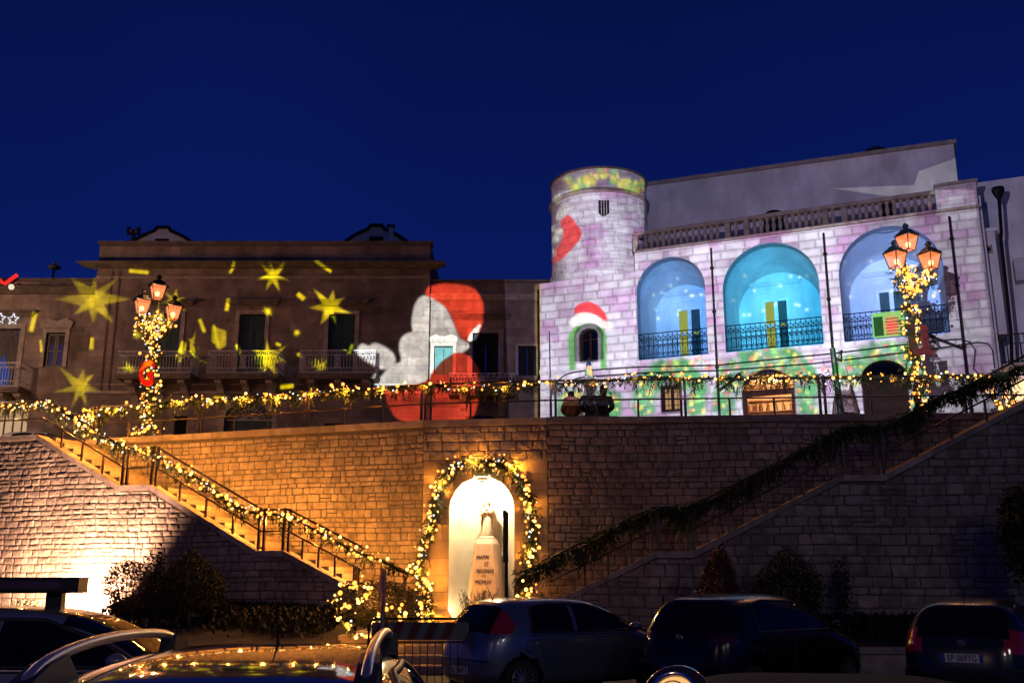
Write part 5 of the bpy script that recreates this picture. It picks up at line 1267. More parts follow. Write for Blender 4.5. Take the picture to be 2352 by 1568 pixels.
# ------------------------------------------------------------------ parasols
def parasol(x, ytop, ybot, Y, lab, mt, topcol=None, w=.2, tall=0):
    a = atY(x, ytop, Y); t = thing('parasol', (a.x, Y, PROM), lab, 'parasol', 'folded parasols'); zt_ = a.z; L = zt_ - atY(x, ybot, Y).z
    MB().tube([(a.x, Y, PROM), (a.x, Y, zt_ + .12)], .03, 8).build('pole', M['iron'], t)
    MB().lathe([(.28, 0), (.28, .06), (.05, .1)], (a.x, Y, PROM), 12).build('base', M['iron'], t)
    m_ = MB(); n = 24; rows = []; hs_ = [(0, .03), (.08, .09), (.3, .13), (.55, .75), (.8, .95), (1, 1)]
    v = []; f = []
    for i, (q, r_) in enumerate(((0, .04), (.06, .07), (.3, .6 * w), (.5, .85 * w), (.62, .7 * w), (.8, 1.0 * w), (1, 1.15 * w))):
        for k in range(n):
            an = 2 * PI * k / n; rr_ = r_ * (1 + (.28 * (q > .1)) * math.cos(an * 8 + q * 2)); v.append((a.x + rr_ * math.cos(an), Y + rr_ * math.sin(an), zt_ - q * L))
    for i in range(6):
        for k in range(n): a_ = i * n + k; b_ = i * n + (k + 1) % n; f.append((a_, b_, b_ + n, a_ + n))
    m_.add(v, f); m_.build('canopy', mt, t, smooth=True)
    if topcol: MB().lathe([(.075, -.22), (.08, -.05), (.03, .05)], (a.x, Y, zt_), 8).build('top_cover', topcol, t)
    return t
parasol(1352, 832, 935, 27.5, 'folded white parasol with a blue tip behind the two seated people', M['plaster'], mat('blue_cloth', (.03, .05, .3), .8), w=.17)
parasol(1930, 815, 950, 27.2, 'tall folded cream parasol beside the dark post, near the lit doorway', M['cloth'], w=.24)
a = atY(1912, 800, 27.0); m_ = MB(); m_.tube([(a.x + .12, 27, PROM), (a.x, 27, a.z)], [.10, .08], 8); t = m_.build('post', mat('dark_green_post', (.01, .035, .02), .5), label='leaning dark green post with a hook next to the cream parasol', cat='post')
m_ = MB(); m_.tube([(a.x + .02, 27, a.z - .25), (a.x + .22, 27, a.z - .35), (a.x + .26, 27, a.z - .05)], .035, 6); m_.build('hook', M['iron'], t)
# ------------------------------------------------------------------ people behind the rail
def skinned(name, pts, edges, radii, mt, parent, sub=2, **kw):
    me = bpy.data.meshes.new(name); off = ORG[parent.name] if parent is not None else Vector((0, 0, 0)); me.from_pydata([tuple(Vector(p) - off) for p in pts], edges, []); o = bpy.data.objects.new(name, me); COL.objects.link(o)
    s = o.modifiers.new('skin', 'SKIN'); 
    for v, r in zip(me.skin_vertices[0].data, radii): v.radius = r if isinstance(r, tuple) else (r, r)
    me.skin_vertices[0].data[0].use_root = True
    ss = o.modifiers.new('sub', 'SUBSURF'); ss.levels = sub; ss.render_levels = sub
    me.materials.append(mt)
    if parent is not None: o.parent = parent; ORG[o.name] = off
    return tag(o, **kw)
skin = mat('skin', (.42, .24, .17), .6)
def seated(base, lab, coat, hair, s=1.0, lean=0, hood=None, turn=0, pants=None):
    x, y, z = base; t = thing('person', base, lab, 'person'); P = lambda a, b, c: (x + a * s, y + b * s, z + c * s)
    pts = [P(0, 0, .46), P(lean * .3, 0, .70), P(lean * .7, -.02, .93), P(lean, -.02, 1.04), P(lean, -.03, 1.11), P(lean, -.04, 1.20), P(lean, -.04, 1.30),
           P(-.19 + lean * .7, -.01, .95), P(-.27 + lean * .6, .0, .72), P(-.15, .22, .62), P(-.05, .30, .62), P(.19 + lean * .7, -.01, .95), P(.27 + lean * .6, 0, .72), P(.15, .22, .62), P(.05, .30, .62),
           P(-.1, .02, .46), P(-.12, .42, .50), P(-.12, .45, .08), P(-.12, .58, .05), P(.1, .02, .46), P(.12, .42, .50), P(.12, .45, .08), P(.12, .58, .05)]
    E = [(0, 1), (1, 2), (2, 3), (3, 4), (4, 5), (5, 6), (2, 7), (7, 8), (8, 9), (9, 10), (2, 11), (11, 12), (12, 13), (13, 14), (0, 15), (15, 16), (16, 17), (17, 18), (0, 19), (19, 20), (20, 21), (21, 22)]
    Rr = [.15, .145, .15, .06, .055, .095, .085, .07, .055, .04, .035, .07, .055, .04, .035, .10, .075, .05, .045, .10, .075, .05, .045]
    skinned('body', pts, E, [r * s for r in Rr], skin, t)
    cp = pts[:3] + [P(lean, -.02, 1.02)] + [pts[7], pts[8], P(-.16, .2, .63), pts[11], pts[12], P(.16, .2, .63)]
    skinned('coat', cp, [(0, 1), (1, 2), (2, 3), (2, 4), (4, 5), (5, 6), (2, 7), (7, 8), (8, 9)], [(.2 * s, .17 * s), (.19 * s, .165 * s), (.2 * s, .15 * s), .085 * s, .10 * s, .085 * s, .065 * s, .10 * s, .085 * s, .065 * s], coat, t)
    lg = [pts[0]] + pts[15:18] + pts[19:22]
    skinned('trousers', lg, [(0, 1), (1, 2), (2, 3), (0, 4), (4, 5), (5, 6)], [r * s for r in (.16, .12, .09, .07, .12, .09, .07)], M['black'], t)
    skinned('hair', [P(lean, -.07, 1.33), P(lean, -.09, 1.24), P(lean, -.11, 1.08), P(lean, -.12, .96)], [(0, 1), (1, 2), (2, 3)], [r * s for r in (.10, .115, .10, .07)], hair, t)
    if hood: 
        m_ = MB(); m_.lathe([(.20, 0), (.22, .05), (.19, .12), (.12, .15)], P(lean, -.02, .98), 12); m_.build('scarf', hood, t, smooth=True)
    # face: eyes, nose, ears
    f = MB(); f.ball(P(lean - .035, .055, 1.24), .014 * s); f.ball(P(lean + .035, .055, 1.24), .014 * s); f.ball(P(lean, .075, 1.205), .018 * s, sz=1.3); f.build('face_features', M['rail'], t)
    return t
p = atY(1312, 950, 26.0); q = atY(1366, 950, 26.0); seatZ = PROM
bench = thing('bench', ((p.x + q.x) / 2, 26.1, PROM), 'plain low bench behind the rail under the two seated people', 'bench')
MB().bbox(p.x - .5, q.x + .6, 25.9, 26.3, PROM + .38, PROM + .44, .01).build('seat', M['wood'], bench)
for xx in (p.x - .3, q.x + .35): MB().box(xx, xx + .08, 25.95, 26.25, PROM, PROM + .379).build('leg', M['iron'], bench)
seated((p.x, 26.0, PROM - .02), 'seated child in an ochre jacket with a yellow and pink scarf, seen from behind', mat('ochre_jacket', (.22, .10, .02), .8), mat('brown_hair', (.03, .018, .012), .7), s=.86, hood=mat('yellow_pink_scarf', (.6, .55, .12), .8, (.55, .08, .25), 14))
seated((q.x - .08, 26.0, PROM - .02), 'seated adult in a black coat with a grey cap, second from the arched window', M['black'], mat('grey_hair', (.12, .13, .16), .8), s=1.0, lean=-.06)
seated((q.x + .2, 26.05, PROM - .02), 'seated adult in a black coat with long dark red hair, nearest the lit window', mat('black_coat', (.01, .01, .014), .85), mat('dark_red_hair', (.12, .015, .02), .6), s=1.0, lean=.04)

# ------------------------------------------------------------------ statue on its plinth
sc_ = lambda px, py, d: MC.uz(px, py, d)
D0 = .55; pcx = sc_(1118, 1300, D0)[0]; pz1 = sc_(1118, 1237, D0)[1]; pz0 = .665
wt, wb = .30, .50
pn = thing('plinth', MC.pt(pcx, D0, pz0), 'tapering pale stone plinth with a dark inscription inside the niche', 'plinth')
m_ = MB(MC.M)
def fr_(w, z, ch): return [(pcx - w + ch, D0 - w, z), (pcx + w - ch, D0 - w, z), (pcx + w, D0 - w + ch, z), (pcx + w, D0 + w * .6, z), (pcx - w, D0 + w * .6, z), (pcx - w, D0 - w + ch, z)]
Ls = [fr_(wb, pz0, .1), fr_(wt, pz1 - .14, .1), fr_(wt - .06, pz1, .06)]; v = sum(Ls, []); f = [tuple(range(5, -1, -1)), tuple(12 + k for k in range(6))]
for i in range(2):
    for k in range(6): f.append((i * 6 + k, i * 6 + (k + 1) % 6, (i + 1) * 6 + (k + 1) % 6, (i + 1) * 6 + k))
m_.add(v, f); m_.build('shaft', mat('plinth_stone', (.66, .58, .50), .7, (.56, .48, .40), 4), pn)
MB(MC.M).box(pcx - wb - .08, pcx + wb + .08, D0 - wb - .08, D0 + .3, pz0 - .002, pz0 + .14).build('plinth_foot', M['trim'], pn)
slope = (wb - wt) / (pz1 - .14 - pz0)
for k, (s_, dx) in enumerate((('MATRI', -.04), ('ET', .06), ('REGINAE', .03), ('A.D.', .0), ('MCMLIV', -.02))):
    z = pz1 - .48 - k * .17 + (.06 if k == 3 else 0) + (.07 if k == 4 else 0); yy = D0 - (wb - slope * (z - pz0)) - .004
    text('inscription', s_, .15 if k != 3 else .09, M['rail'], pn, MC.M @ Matrix.Translation((pcx + dx, yy, z)) @ Matrix.Rotation(PI / 2 - math.atan(slope), 4, 'X'), ext=.004, sx=.75)
sh = (sc_(1118, 1143, D0)[1] - pz1) * .97
S = MC.pt(pcx + .0, D0, pz1); st = thing('statue', S, 'white marble statue of a standing robed woman, brightly lit in the niche', 'statue'); k_ = sh / 1.30
P = lambda a, b, c: (S.x + a * k_ * .86, S.y + b * k_ * .9, S.z + c * k_)
m_ = MB(); v = []; f = []; n = 36
prf = [(0, .24, .18), (.05, .25, .19), (.3, .21, .17), (.55, .18, .15), (.72, .17, .13), (.82, .135, .11), (.93, .17, .12), (1.0, .17, .11), (1.05, .09, .07), (1.08, .045, .045)]
for i, (z, a, b) in enumerate(prf):
    for k in range(n):
        an = 2 * PI * k / n; fold = 1 + (.10 * (1 - z) * math.cos(an * 9 + z * 5) + .04 * math.cos(an * 5 - z * 3)) * (z < .85)
        v.append(P(a * math.cos(an) * fold + .02 * math.sin(z * 4), b * math.sin(an) * fold, z))
for i in range(len(prf) - 1):
    for k in range(n): a_ = i * n + k; b_ = i * n + (k + 1) % n; f.append((a_, b_, b_ + n, a_ + n))
m_.add(v, f); m_.build('robe', M['marble'], st, smooth=True)
m_ = MB()
m_.lathe([(.045, 0), (.04, .05)], P(0, -.01, 1.06), 12)
m_.ball(P(0, -.02, 1.185), .078 * k_, 14, 10, sz=1.25); m_.ball(P(0, -.09, 1.175), .014 * k_, 6, 5, sz=1.6); m_.ball(P(.0, -.085, 1.14), .016 * k_, 6, 4)
for s_ in (-1, 1):
    m_.ball(P(s_ * .032, -.082, 1.20), .012 * k_, 6, 4)
    m_.tube([P(s_ * .13, -.01, 1.03), P(s_ * .205, -.03, .90), P(s_ * .20, -.07, .80), P(s_ * .11, -.17, .86), P(s_ * .035, -.20, .93)], [.062 * k_, .066 * k_, .07 * k_, .055 * k_, .03 * k_], 10)
    m_.tube([P(s_ * .035, -.20, .92), P(s_ * .012, -.215, .99), P(s_ * .006, -.21, 1.05)], [.028 * k_, .022 * k_, .010 * k_], 8)
m_.build('head_and_arms', M['marble'], st, smooth=True)
m_ = MB(); v = []; f = []; n = 24; pv = [(1.30, .02, .02), (1.285, .07, .06), (1.22, .105, .085), (1.12, .12, .09), (1.03, .19, .10), (.85, .215, .11), (.6, .22, .12), (.35, .235, .13), (.15, .24, .14)]
for z, a_, b_ in pv:
    for k in range(n + 1):
        an = PI * (-.12 + 1.24 * k / n); fo = 1 + .05 * math.cos(an * 11) * (z < 1.05); v.append(P(a_ * math.cos(an) * fo, .01 + b_ * math.sin(an) * fo, z))
for i in range(len(pv) - 1):
    for k in range(n): q = i * (n + 1) + k; f.append((q, q + 1, q + n + 2, q + n + 1))
m_.add(v, f); m_.build('veil', M['marble'], st, smooth=True)
m_ = MB(); m_.lathe([(.21, 0), (.21, .05), (.16, .09)], P(0, 0, -.03), 12); m_.build('base', M['marble'], st)

# ------------------------------------------------------------------ signs and barrier
p = atY(1163, 1175, 17.5); zb_ = atY(1163, 1292, 17.5).z
t = thing('sign_post', (p.x, 17.5, 0), 'tall dark sign seen edge on, standing before the bright niche', 'sign')
MB().tube([(p.x, 17.5, 0), (p.x, 17.5, p.z)], .032, 8).build('pole', M['iron'], t)
MB(Matrix.Translation((p.x - .02, 17.5, 0)) @ Matrix.Rotation(rad(86), 4, 'Z')).box(-.35, .35, -.03, .01, zb_, p.z).build('panel', M['rail'], t)
p = atY(881, 1357, 14.3); t = thing('no_parking_sign', (p.x, 14.3, 0), 'round no parking sign on a thin pole, turned nearly edge on', 'sign')
MB().tube([(p.x, 14.3, 0), (p.x, 14.3, p.z + .3)], .03, 8).build('pole', mat('galvanised_pole', (.25, .25, .26), .5, metal=.7), t)
Ms = Matrix.Translation((p.x, 14.24, p.z)) @ Matrix.Rotation(rad(-76), 4, 'Z') @ Matrix.Rotation(PI / 2, 4, 'X')
for nm_, r_, z_, mt in (('disc', .31, .0, M['red']), ('blue_field', .235, .006, mat('sign_blue', (.015, .04, .25), .4))):
    m_ = MB(Ms); m_.lathe([(.001, z_), (r_, z_), (r_, z_ - .012 - z_), (.001, -.012)] if nm_ == 'disc' else [(.001, z_), (r_, z_), (r_, .001)], (0, 0, .03), 28); m_.build(nm_, mt, t)
MB(Ms @ Matrix.Rotation(PI / 4, 4, 'Z')).box(-.24, .24, -.03, .03, .037, .04).build('slash', M['red'], t)
a, b = atY(848, 1420, 15.6), atY(1085, 1420, 15.6); t = thing('crowd_barrier', ((a.x + b.x) / 2, 15.6, 0), 'steel crowd barrier with a red and white striped board', 'barrier')
m_ = MB(); hb_ = a.z; rr_ = .1
m_.tube([(a.x, 15.6, .1), (a.x, 15.6, hb_ - rr_), (a.x + rr_ * .3, 15.6, hb_ - rr_ * .3), (a.x + rr_, 15.6, hb_), (b.x - rr_, 15.6, hb_), (b.x - rr_ * .3, 15.6, hb_ - rr_ * .3), (b.x, 15.6, hb_ - rr_), (b.x, 15.6, .1)], .02, 6)
m_.tube([(a.x, 15.6, .2), (b.x, 15.6, .2)], .015, 6); m_.tube([(a.x, 15.6, hb_ - .34), (b.x, 15.6, hb_ - .34)], .015, 6); m_.build('frame', M['iron'], t)
k = a.x + .1
while k < b.x - .05: MB().tube([(k, 15.6, .2), (k, 15.6, hb_ - .34)], .008, 5).build('bar', M['iron'], t); k += .115
for xx in (a.x + .1, b.x - .1): MB().box(xx - .02, xx + .02, 15.3, 15.9, .0, .04).build('foot', M['iron'], t)
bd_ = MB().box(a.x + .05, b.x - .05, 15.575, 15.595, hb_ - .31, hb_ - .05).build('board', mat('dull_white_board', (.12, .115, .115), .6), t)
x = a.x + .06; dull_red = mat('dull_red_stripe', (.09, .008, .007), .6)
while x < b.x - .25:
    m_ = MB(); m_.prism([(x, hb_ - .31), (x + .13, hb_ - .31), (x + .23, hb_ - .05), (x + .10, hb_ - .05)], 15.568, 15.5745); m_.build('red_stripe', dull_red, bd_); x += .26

# ------------------------------------------------------------------ planting
def leafball(name, c, rx, ry, rz, n, L, mt, parent, seed, shape=None, kind='stuff', w=.45, hollow=.25, minz=None):
    """thousands of small leaf faces scattered through an uneven crown"""
    rr = random.Random(seed); mb = MB(); cl = [(rr.gauss(0, 1), rr.gauss(0, 1), rr.gauss(0, 1)) for _ in range(26)]
    cl = [Vector(q).normalized() for q in cl]; ca = [rr.uniform(-.16, .16) for _ in cl]
    k = 0
    while k < n:
        d = Vector((rr.gauss(0, 1), rr.gauss(0, 1), rr.gauss(0, 1))).normalized(); bump_ = 1 + sum(a * max(0, d.dot(q)) ** 8 for q, a in zip(cl, ca)) + rr.gauss(0, .03)
        r_ = (hollow + (1 - hollow) * rr.random() ** .5) * bump_; p = Vector((d.x * rx * r_, d.y * ry * r_, d.z * rz * r_))
        if shape: f_ = shape(p.z / rz); p.x *= f_; p.y *= f_
        if minz is not None and p.z < minz: continue
        p += Vector(c); k += 1
        a = Vector((rr.uniform(-1, 1), rr.uniform(-1, 1), rr.uniform(-.4, 1))).normalized(); b = a.cross(Vector((rr.uniform(-1, 1), rr.uniform(-1, 1), rr.uniform(-1, 1)))).normalized(); l = L * rr.uniform(.6, 1.4)
        mb.add([p, p + a * l * .5 + b * l * w * .5, p + a * l, p + a * l * .5 - b * l * w * .5], [(0, 1, 2, 3)], rr.random())
    return mb.build(name, mt, parent, kind=kind)
def shrub(c, rx, rz, lab, mt, seed, n=3500, L=.07, trunk=.25, shape=None, stems=5, group=None, name='shrub', hollow=.25, ry=None):
    c = Vector(c); t = thing(name, c, lab, 'shrub', group); rr = random.Random(seed); m_ = MB()
    for k in range(stems):
        a = 2 * PI * k / stems + rr.random(); q = Vector((math.cos(a), math.sin(a), 0)); h = trunk + rz
        m_.tube([c + q * .03, c + q * rx * .12 + Vector((0, 0, trunk)), c + q * rx * .4 + Vector((0, 0, trunk + rz * .7)), c + q * rx * .62 + Vector((0, 0, trunk + rz * 1.35))], [.03, .024, .015, .006], 5)
    m_.build('stem', M['bark'], t)
    leafball('foliage', c + Vector((0, 0, trunk + rz)), rx, ry or rx, rz, n, L, mt, t, seed, shape, hollow=hollow)
    return t
def bedp(px, py, d, pl): u, z = pl.uz(px, py, d); return pl.pt(u, d, .72)
egg = lambda q: (1 - max(0, q) ** 2 * .45) * (1 if q > -.6 else 1)
cone = lambda q: 1.05 - .62 * (q + 1) / 2
shrub(bedp(288, 1425, -2.1, WL), .50, .66, 'airy red leaved bush glowing in front of the floodlit wall', M['redleaf'], 1, n=3800, L=.065, trunk=.22, hollow=.5)
shrub(bedp(348, 1420, -1.7, WL), .26, .8, 'thin open twiggy bush between the red bush and the big dark one', M['hedge'], 2, n=700, L=.09, trunk=.3, hollow=.2, stems=7)
shrub(bedp(432, 1425, -1.6, WL), .76, .80, 'big clipped egg shaped dark shrub that shades the floodlit wing wall', M['hedge'], 3, n=9000, L=.07, trunk=.02, shape=egg, hollow=.45)
shrub(bedp(1655, 1400, -2.4, WR), .62, .80, 'tall pointed dark red brown shrub before the dark wing wall', M['redleaf'], 4, n=8000, L=.06, trunk=.05, shape=cone, hollow=.45)
shrub(bedp(1815, 1410, -2.4, WR), .72, .78, 'clipped egg shaped dark green shrub before the dark wing wall', M['hedge'], 5, n=9000, L=.06, trunk=.02, shape=egg, hollow=.45)
shrub(bedp(1938, 1420, -.5, WR), .22, .72, 'spindly climbing bush against the dark wing wall', M['hedge'], 6, n=500, L=.09, trunk=.1, hollow=.1)
shrub(bedp(2385, 1400, -2.6, WR), .58, 1.0, 'loose dark tree reaching in from the right picture edge', M['hedge'], 7, n=4000, L=.14, trunk=.9, hollow=.3, name='small_tree')
shrub(bedp(60, 1425, -1.0, WL), .35, .28, 'little olive coloured bush at the wall foot behind the light bar', M['bush'], 8, n=900, L=.08, trunk=.05)
pb = atY(880, 1400, 21.2); pb.z = .55
lbush = shrub(pb, .98, .55, 'round bush wrapped in a string of fairy lights at the stair foot', M['bush'], 9, n=9000, L=.055, trunk=.12, hollow=.5, ry=.7)
P_ = [Vector((pb.x + x, pb.y - .74, pb.z + .67 + z)) for x, z in ((-.95, .1), (-.7, .42), (-.3, .5), (-.15, .3), (-.5, .02), (-.85, -.1), (-.6, -.4), (-.3, -.55), (-.05, -.5), (.05, .0), (.3, .1), (.55, -.1), (.2, -.42), (.5, -.52), (.8, -.3), (.9, .0), (.85, .3))]
garland('looping string of fairy lights laid over the round bush at the stair foot', P_, nb=16, dens=3, hang=.02, thick=.07, lp=16, seed=41, name='light_string', cat='light string')
P_ = onp(MC, -.35, [(985, 1330), (975, 1375), (960, 1405), (985, 1420)])
garland('bunch of fairy lights at the left foot of the niche garland', P_, nb=42, dens=40, hang=.1, thick=.11, lp=22, seed=42, name='light_string', cat='light string')
pb2 = atY(1222, 1385, 22.4); pb2.z = .62
shrub(pb2, .55, .36, 'low dark bush at the right foot of the niche, behind the blue car', M['bush'], 10, n=4200, L=.055, trunk=.1, hollow=.4)
P_ = [Vector((pb2.x + x, pb2.y - .3, pb2.z + .75 + z)) for x, z in ((-.25, .12), (-.1, .2), (.1, .2), (.0, .0))]
garland('few fairy lights over the low bush at the right foot of the niche', P_, nb=16, dens=10, hang=.03, thick=.08, lp=10, seed=43, name='light_string', cat='light string')
# rosemary pot plant in the niche
c = atY(1100, 1395, 22.8); c.z = .66; t = thing('herb_bush', c, 'pale rosemary bush growing in front of the inscribed plinth', 'plant'); m_ = MB(); rr = random.Random(4)
for k in range(70):
    a = rr.uniform(0, 2 * PI); q = Vector((math.cos(a), math.sin(a), 0)); e = c + q * rr.uniform(.1, .5) + Vector((0, 0, rr.uniform(.55, .95))); s_ = c + q * .06
    m_.tube([s_, (s_ + e) / 2 + q * .06, e], [.008, .006, .003], 3)
    for j in range(16):
        f_ = rr.uniform(.35, 1); b_ = s_ + (e - s_) * f_; d = Vector((rr.uniform(-1, 1), rr.uniform(-1, 1), .8)).normalized(); n_ = d.cross(Vector((0, 1, 0))).normalized() * .007
        m_.add([b_ - n_, b_ + n_, b_ + d * .055], [(0, 1, 2)], rr.random())
m_.build('foliage', M['herb'], t, kind='stuff')
# ground cover
m_ = MB(); rr = random.Random(8)
for _ in range(26000):
    if rr.random() < .5: x = rr.uniform(-9.5, -3.9)
    else: x = rr.uniform(3.5, 14)
    yb = 22.9 if x > 0 else 23.6 - (x + 3.6) * .33; y = yb - abs(rr.gauss(0, .9)) - .2
    if y < 20.3: continue
    z = .42 + (y - 20) * .12; h = rr.uniform(.05, .14); a = rr.uniform(0, 2 * PI); q = Vector((math.cos(a), math.sin(a), 0)); p = Vector((x, y, z + rr.uniform(0, .3) ** 1.0)); w_ = Vector((-q.y, q.x, 0)) * .035
    m_.add([p, p + q * h * .4 + w_ + Vector((0, 0, h * .5)), p + q * h * .8 + Vector((0, 0, h)), p + q * h * .4 - w_ + Vector((0, 0, h * .5))], [(0, 1, 2, 3)], rr.random())
o = m_.build('ground_cover', M['hedge']); o['kind'] = 'stuff'

# ------------------------------------------------------------------ cars
def cr_spline(pts, n):
    P = [np.array(p, float) for p in pts]; out = []; m = len(P)
    for i in range(m):
        p0, p1, p2, p3 = P[(i - 1) % m], P[i], P[(i + 1) % m], P[(i + 2) % m]
        for k in range(8):
            t = k / 8; out.append(.5 * ((2 * p1) + (-p0 + p2) * t + (2 * p0 - 5 * p1 + 4 * p2 - p3) * t * t + (-p0 + 3 * p1 - 3 * p2 + p3) * t ** 3))
    out = np.array(out); d = np.r_[0, np.cumsum(np.linalg.norm(np.diff(np.vstack([out, out[:1]]), axis=0), axis=1))]
    s = np.linspace(0, d[-1], n, endpoint=False); o2 = np.vstack([out, out[:1]])
    return np.c_[np.interp(s, d, o2[:, 0]), np.interp(s, d, o2[:, 1])]
HATCH = [(.05, .30), (.0, .48), (.01, .66), (.05, .86), (.10, .98), (.24, 1.20), (.40, 1.385), (.58, 1.455), (1.0, 1.495), (1.6, 1.50), (2.1, 1.46), (2.5, 1.34), (2.85, 1.13), (3.1, .99), (3.45, .90), (3.8, .76), (3.97, .60), (4.0, .42), (3.9, .24), (3.5, .18), (2.6, .17), (1.3, .17), (.4, .19)]
def carmat(name, c, rough=.28, metal=.6): return mat(name, c, rough, tuple(x * .9 for x in c), 1.5, metal=metal, coat=1.0)
def make_car(loc, yaw, lab, paint, L=4.0, Wd=1.70, H=1.50, plate=None, rails=False, group=None, sidewin=None, tailshape='tall', emblem=True, name='parked_car', rearwin=True, prof_=None, tailmat=None, aerial=True):
    t = thing(name, (0, 0, 0), lab, 'car', group); sx, sz = L / 4.0, H / 1.50
    C_ = cr_spline([(x * sx, z * sz) for x, z in (prof_ or HATCH)], 360); zs = .62 * sz; hw = Wd / 2; E1 = .40
    def spine(p): return np.array([min(max(p[0], .75 * sx), L - .85 * sx), zs])
    SP = np.array([spine(p) for p in C_])
    def Wf(x, z):
        q = abs(x - L / 2) / (L / 2); pw = 1 - .16 * q ** 4.5; zz = z / sz
        tw_ = 1 - .235 * max(0, (zz - .92) / .58) ** 1.15 if zz > .92 else 1 - .05 * max(0, (.45 - zz) / .3) ** 2 + .012 * math.sin((zz - .45) / .47 * PI) * (zz > .45)
        return hw * pw * tw_
    nj = 60; ns = len(C_); ph = (np.arange(nj + 1) / nj) ** 1.6 * PI / 2
    g = np.cos(ph) ** E1; h = np.sin(ph) ** E1; g[-1] = 0
    G = np.zeros((ns, nj + 1, 3))
    for i in range(ns):
        for j in range(nj + 1):
            p = SP[i] + (C_[i] - SP[i]) * g[j]; G[i, j] = (p[0], Wf(p[0], p[1]) * h[j], p[1])
    def surf(x, z):
        best = None; p = np.array([x, z]); s0 = spine(p); d = p - s0; dn = np.linalg.norm(d)
        v = C_ - SP; dot = (v @ d) / (np.linalg.norm(v, axis=1) * dn + 1e-9); i = int(np.argmax(dot - .5 * np.abs(SP[:, 0] - s0[0])))
        gg = min(1, dn / np.linalg.norm(v[i])); c = gg ** (1 / E1); hh = math.sqrt(max(0, 1 - c * c)) ** E1; return Wf(x, z) * hh
    rw_, fw_ = .62 * sx, L - .78 * sx; wr = .305
    parts = {k: ([], {}, []) for k in ('body', 'rear_window', 'windscreen', 'side_window', 'tail_light', 'headlight', 'sill', 'side_window_', 'tail_light_', 'headlight_')}
    sw = sidewin or [(.78, 1.0), (.86, 1.36), (1.2, 1.41), (2.0, 1.39), (2.55, 1.20), (2.95, .99)]
    sw = [(a * sx, b * sz) for a, b in sw]; pil = 1.62 * sx
    def pin(x, z, poly):
        c = False; n = len(poly)
        for i in range(n):
            (x0, y0), (x1, y1) = poly[i], poly[(i + 1) % n]
            if (y0 > z) != (y1 > z) and x < (x1 - x0) * (z - y0) / (y1 - y0) + x0: c = not c
        return c
    for i in range(ns):
        i2 = (i + 1) % ns; cz = C_[i][1] / sz; cxr = C_[i][0] / sx
        for j in range(nj):
            q = (G[i, j] + G[i2, j] + G[i, j + 1] + G[i2, j + 1]) / 4; x, y, z = q; X, Z = x / sx, z / sz; wy = y / max(.01, Wf(x, z))
            if y > .5 * hw and (math.hypot(x - rw_, z - wr) < .365 or math.hypot(x - fw_, z - wr) < .365): continue
            k = 'body'
            if cxr < .5 and 1.0 < cz < 1.385 and wy < .80 and X < .6: k = 'rear_window'
            elif cxr > 2.12 and 1.03 < cz < 1.45 and wy < .86 and X > 2.0 and g[j] > .75: k = 'windscreen'
            elif wy > .80 and pin(x, z, sw) and abs(x - pil) > .03: k = 'side_window'
            elif tailshape == 'tall' and wy > .72 and X < .62 and (1.0 if X > .5 else .98) < Z < 1.36 and cxr < .55 and 1.0 < cz < 1.39 and wy < .985: k = 'tail_light'
            elif tailshape == 'mid' and wy > .70 and X < .5 and .80 < Z < 1.14 - .25 * abs(X - .15) and cxr < .6 : k = 'tail_light'
            elif tailshape == 'low' and wy > .62 and X < .35 and .86 < Z < 1.0 and cxr < .6: k = 'tail_light'
            elif wy > .6 and X > 3.45 and .66 < Z < .86: k = 'headlight'
            elif Z < .24: k = 'sill'
            for s_ in (1, -1):
                vl, ix, fl_ = parts[k + '_' if s_ == -1 and k in ('side_window', 'tail_light', 'headlight') else k]
                f = []
                for (a, b) in ((i, j), (i2, j), (i2, j + 1), (i, j + 1)):
                    key = (a, b, s_)
                    if b == 0: key = (a, 0, 1)
                    if key not in ix: ix[key] = len(vl); v_ = G[a, b]; vl.append((v_[0], v_[1] * s_, v_[2]))
                    f.append(ix[key])
                fl_.append(f if s_ == -1 else f[::-1])
    mats_ = dict(body=paint, rear_window=M['car_glass'], windscreen=M['car_glass'], side_window=M['car_glass'], tail_light=tailmat or M['tail'], headlight=M['chrome'], sill=M['black'])
    for k, (vl, ix, fl_) in parts.items():
        k = k.rstrip('_')
        if not fl_ or (k == 'rear_window' and not rearwin): continue
        mb = MB(); mb.add(vl, fl_); mb.build(k, mats_[k], t, smooth=True)
    # black block stands for the darkness inside, then the wheel wells
    MB().box(.5 * sx, L - .6 * sx, -hw * .72, hw * .72, .25, .9 * sz).build('cabin_dark_block', M['black'], t)
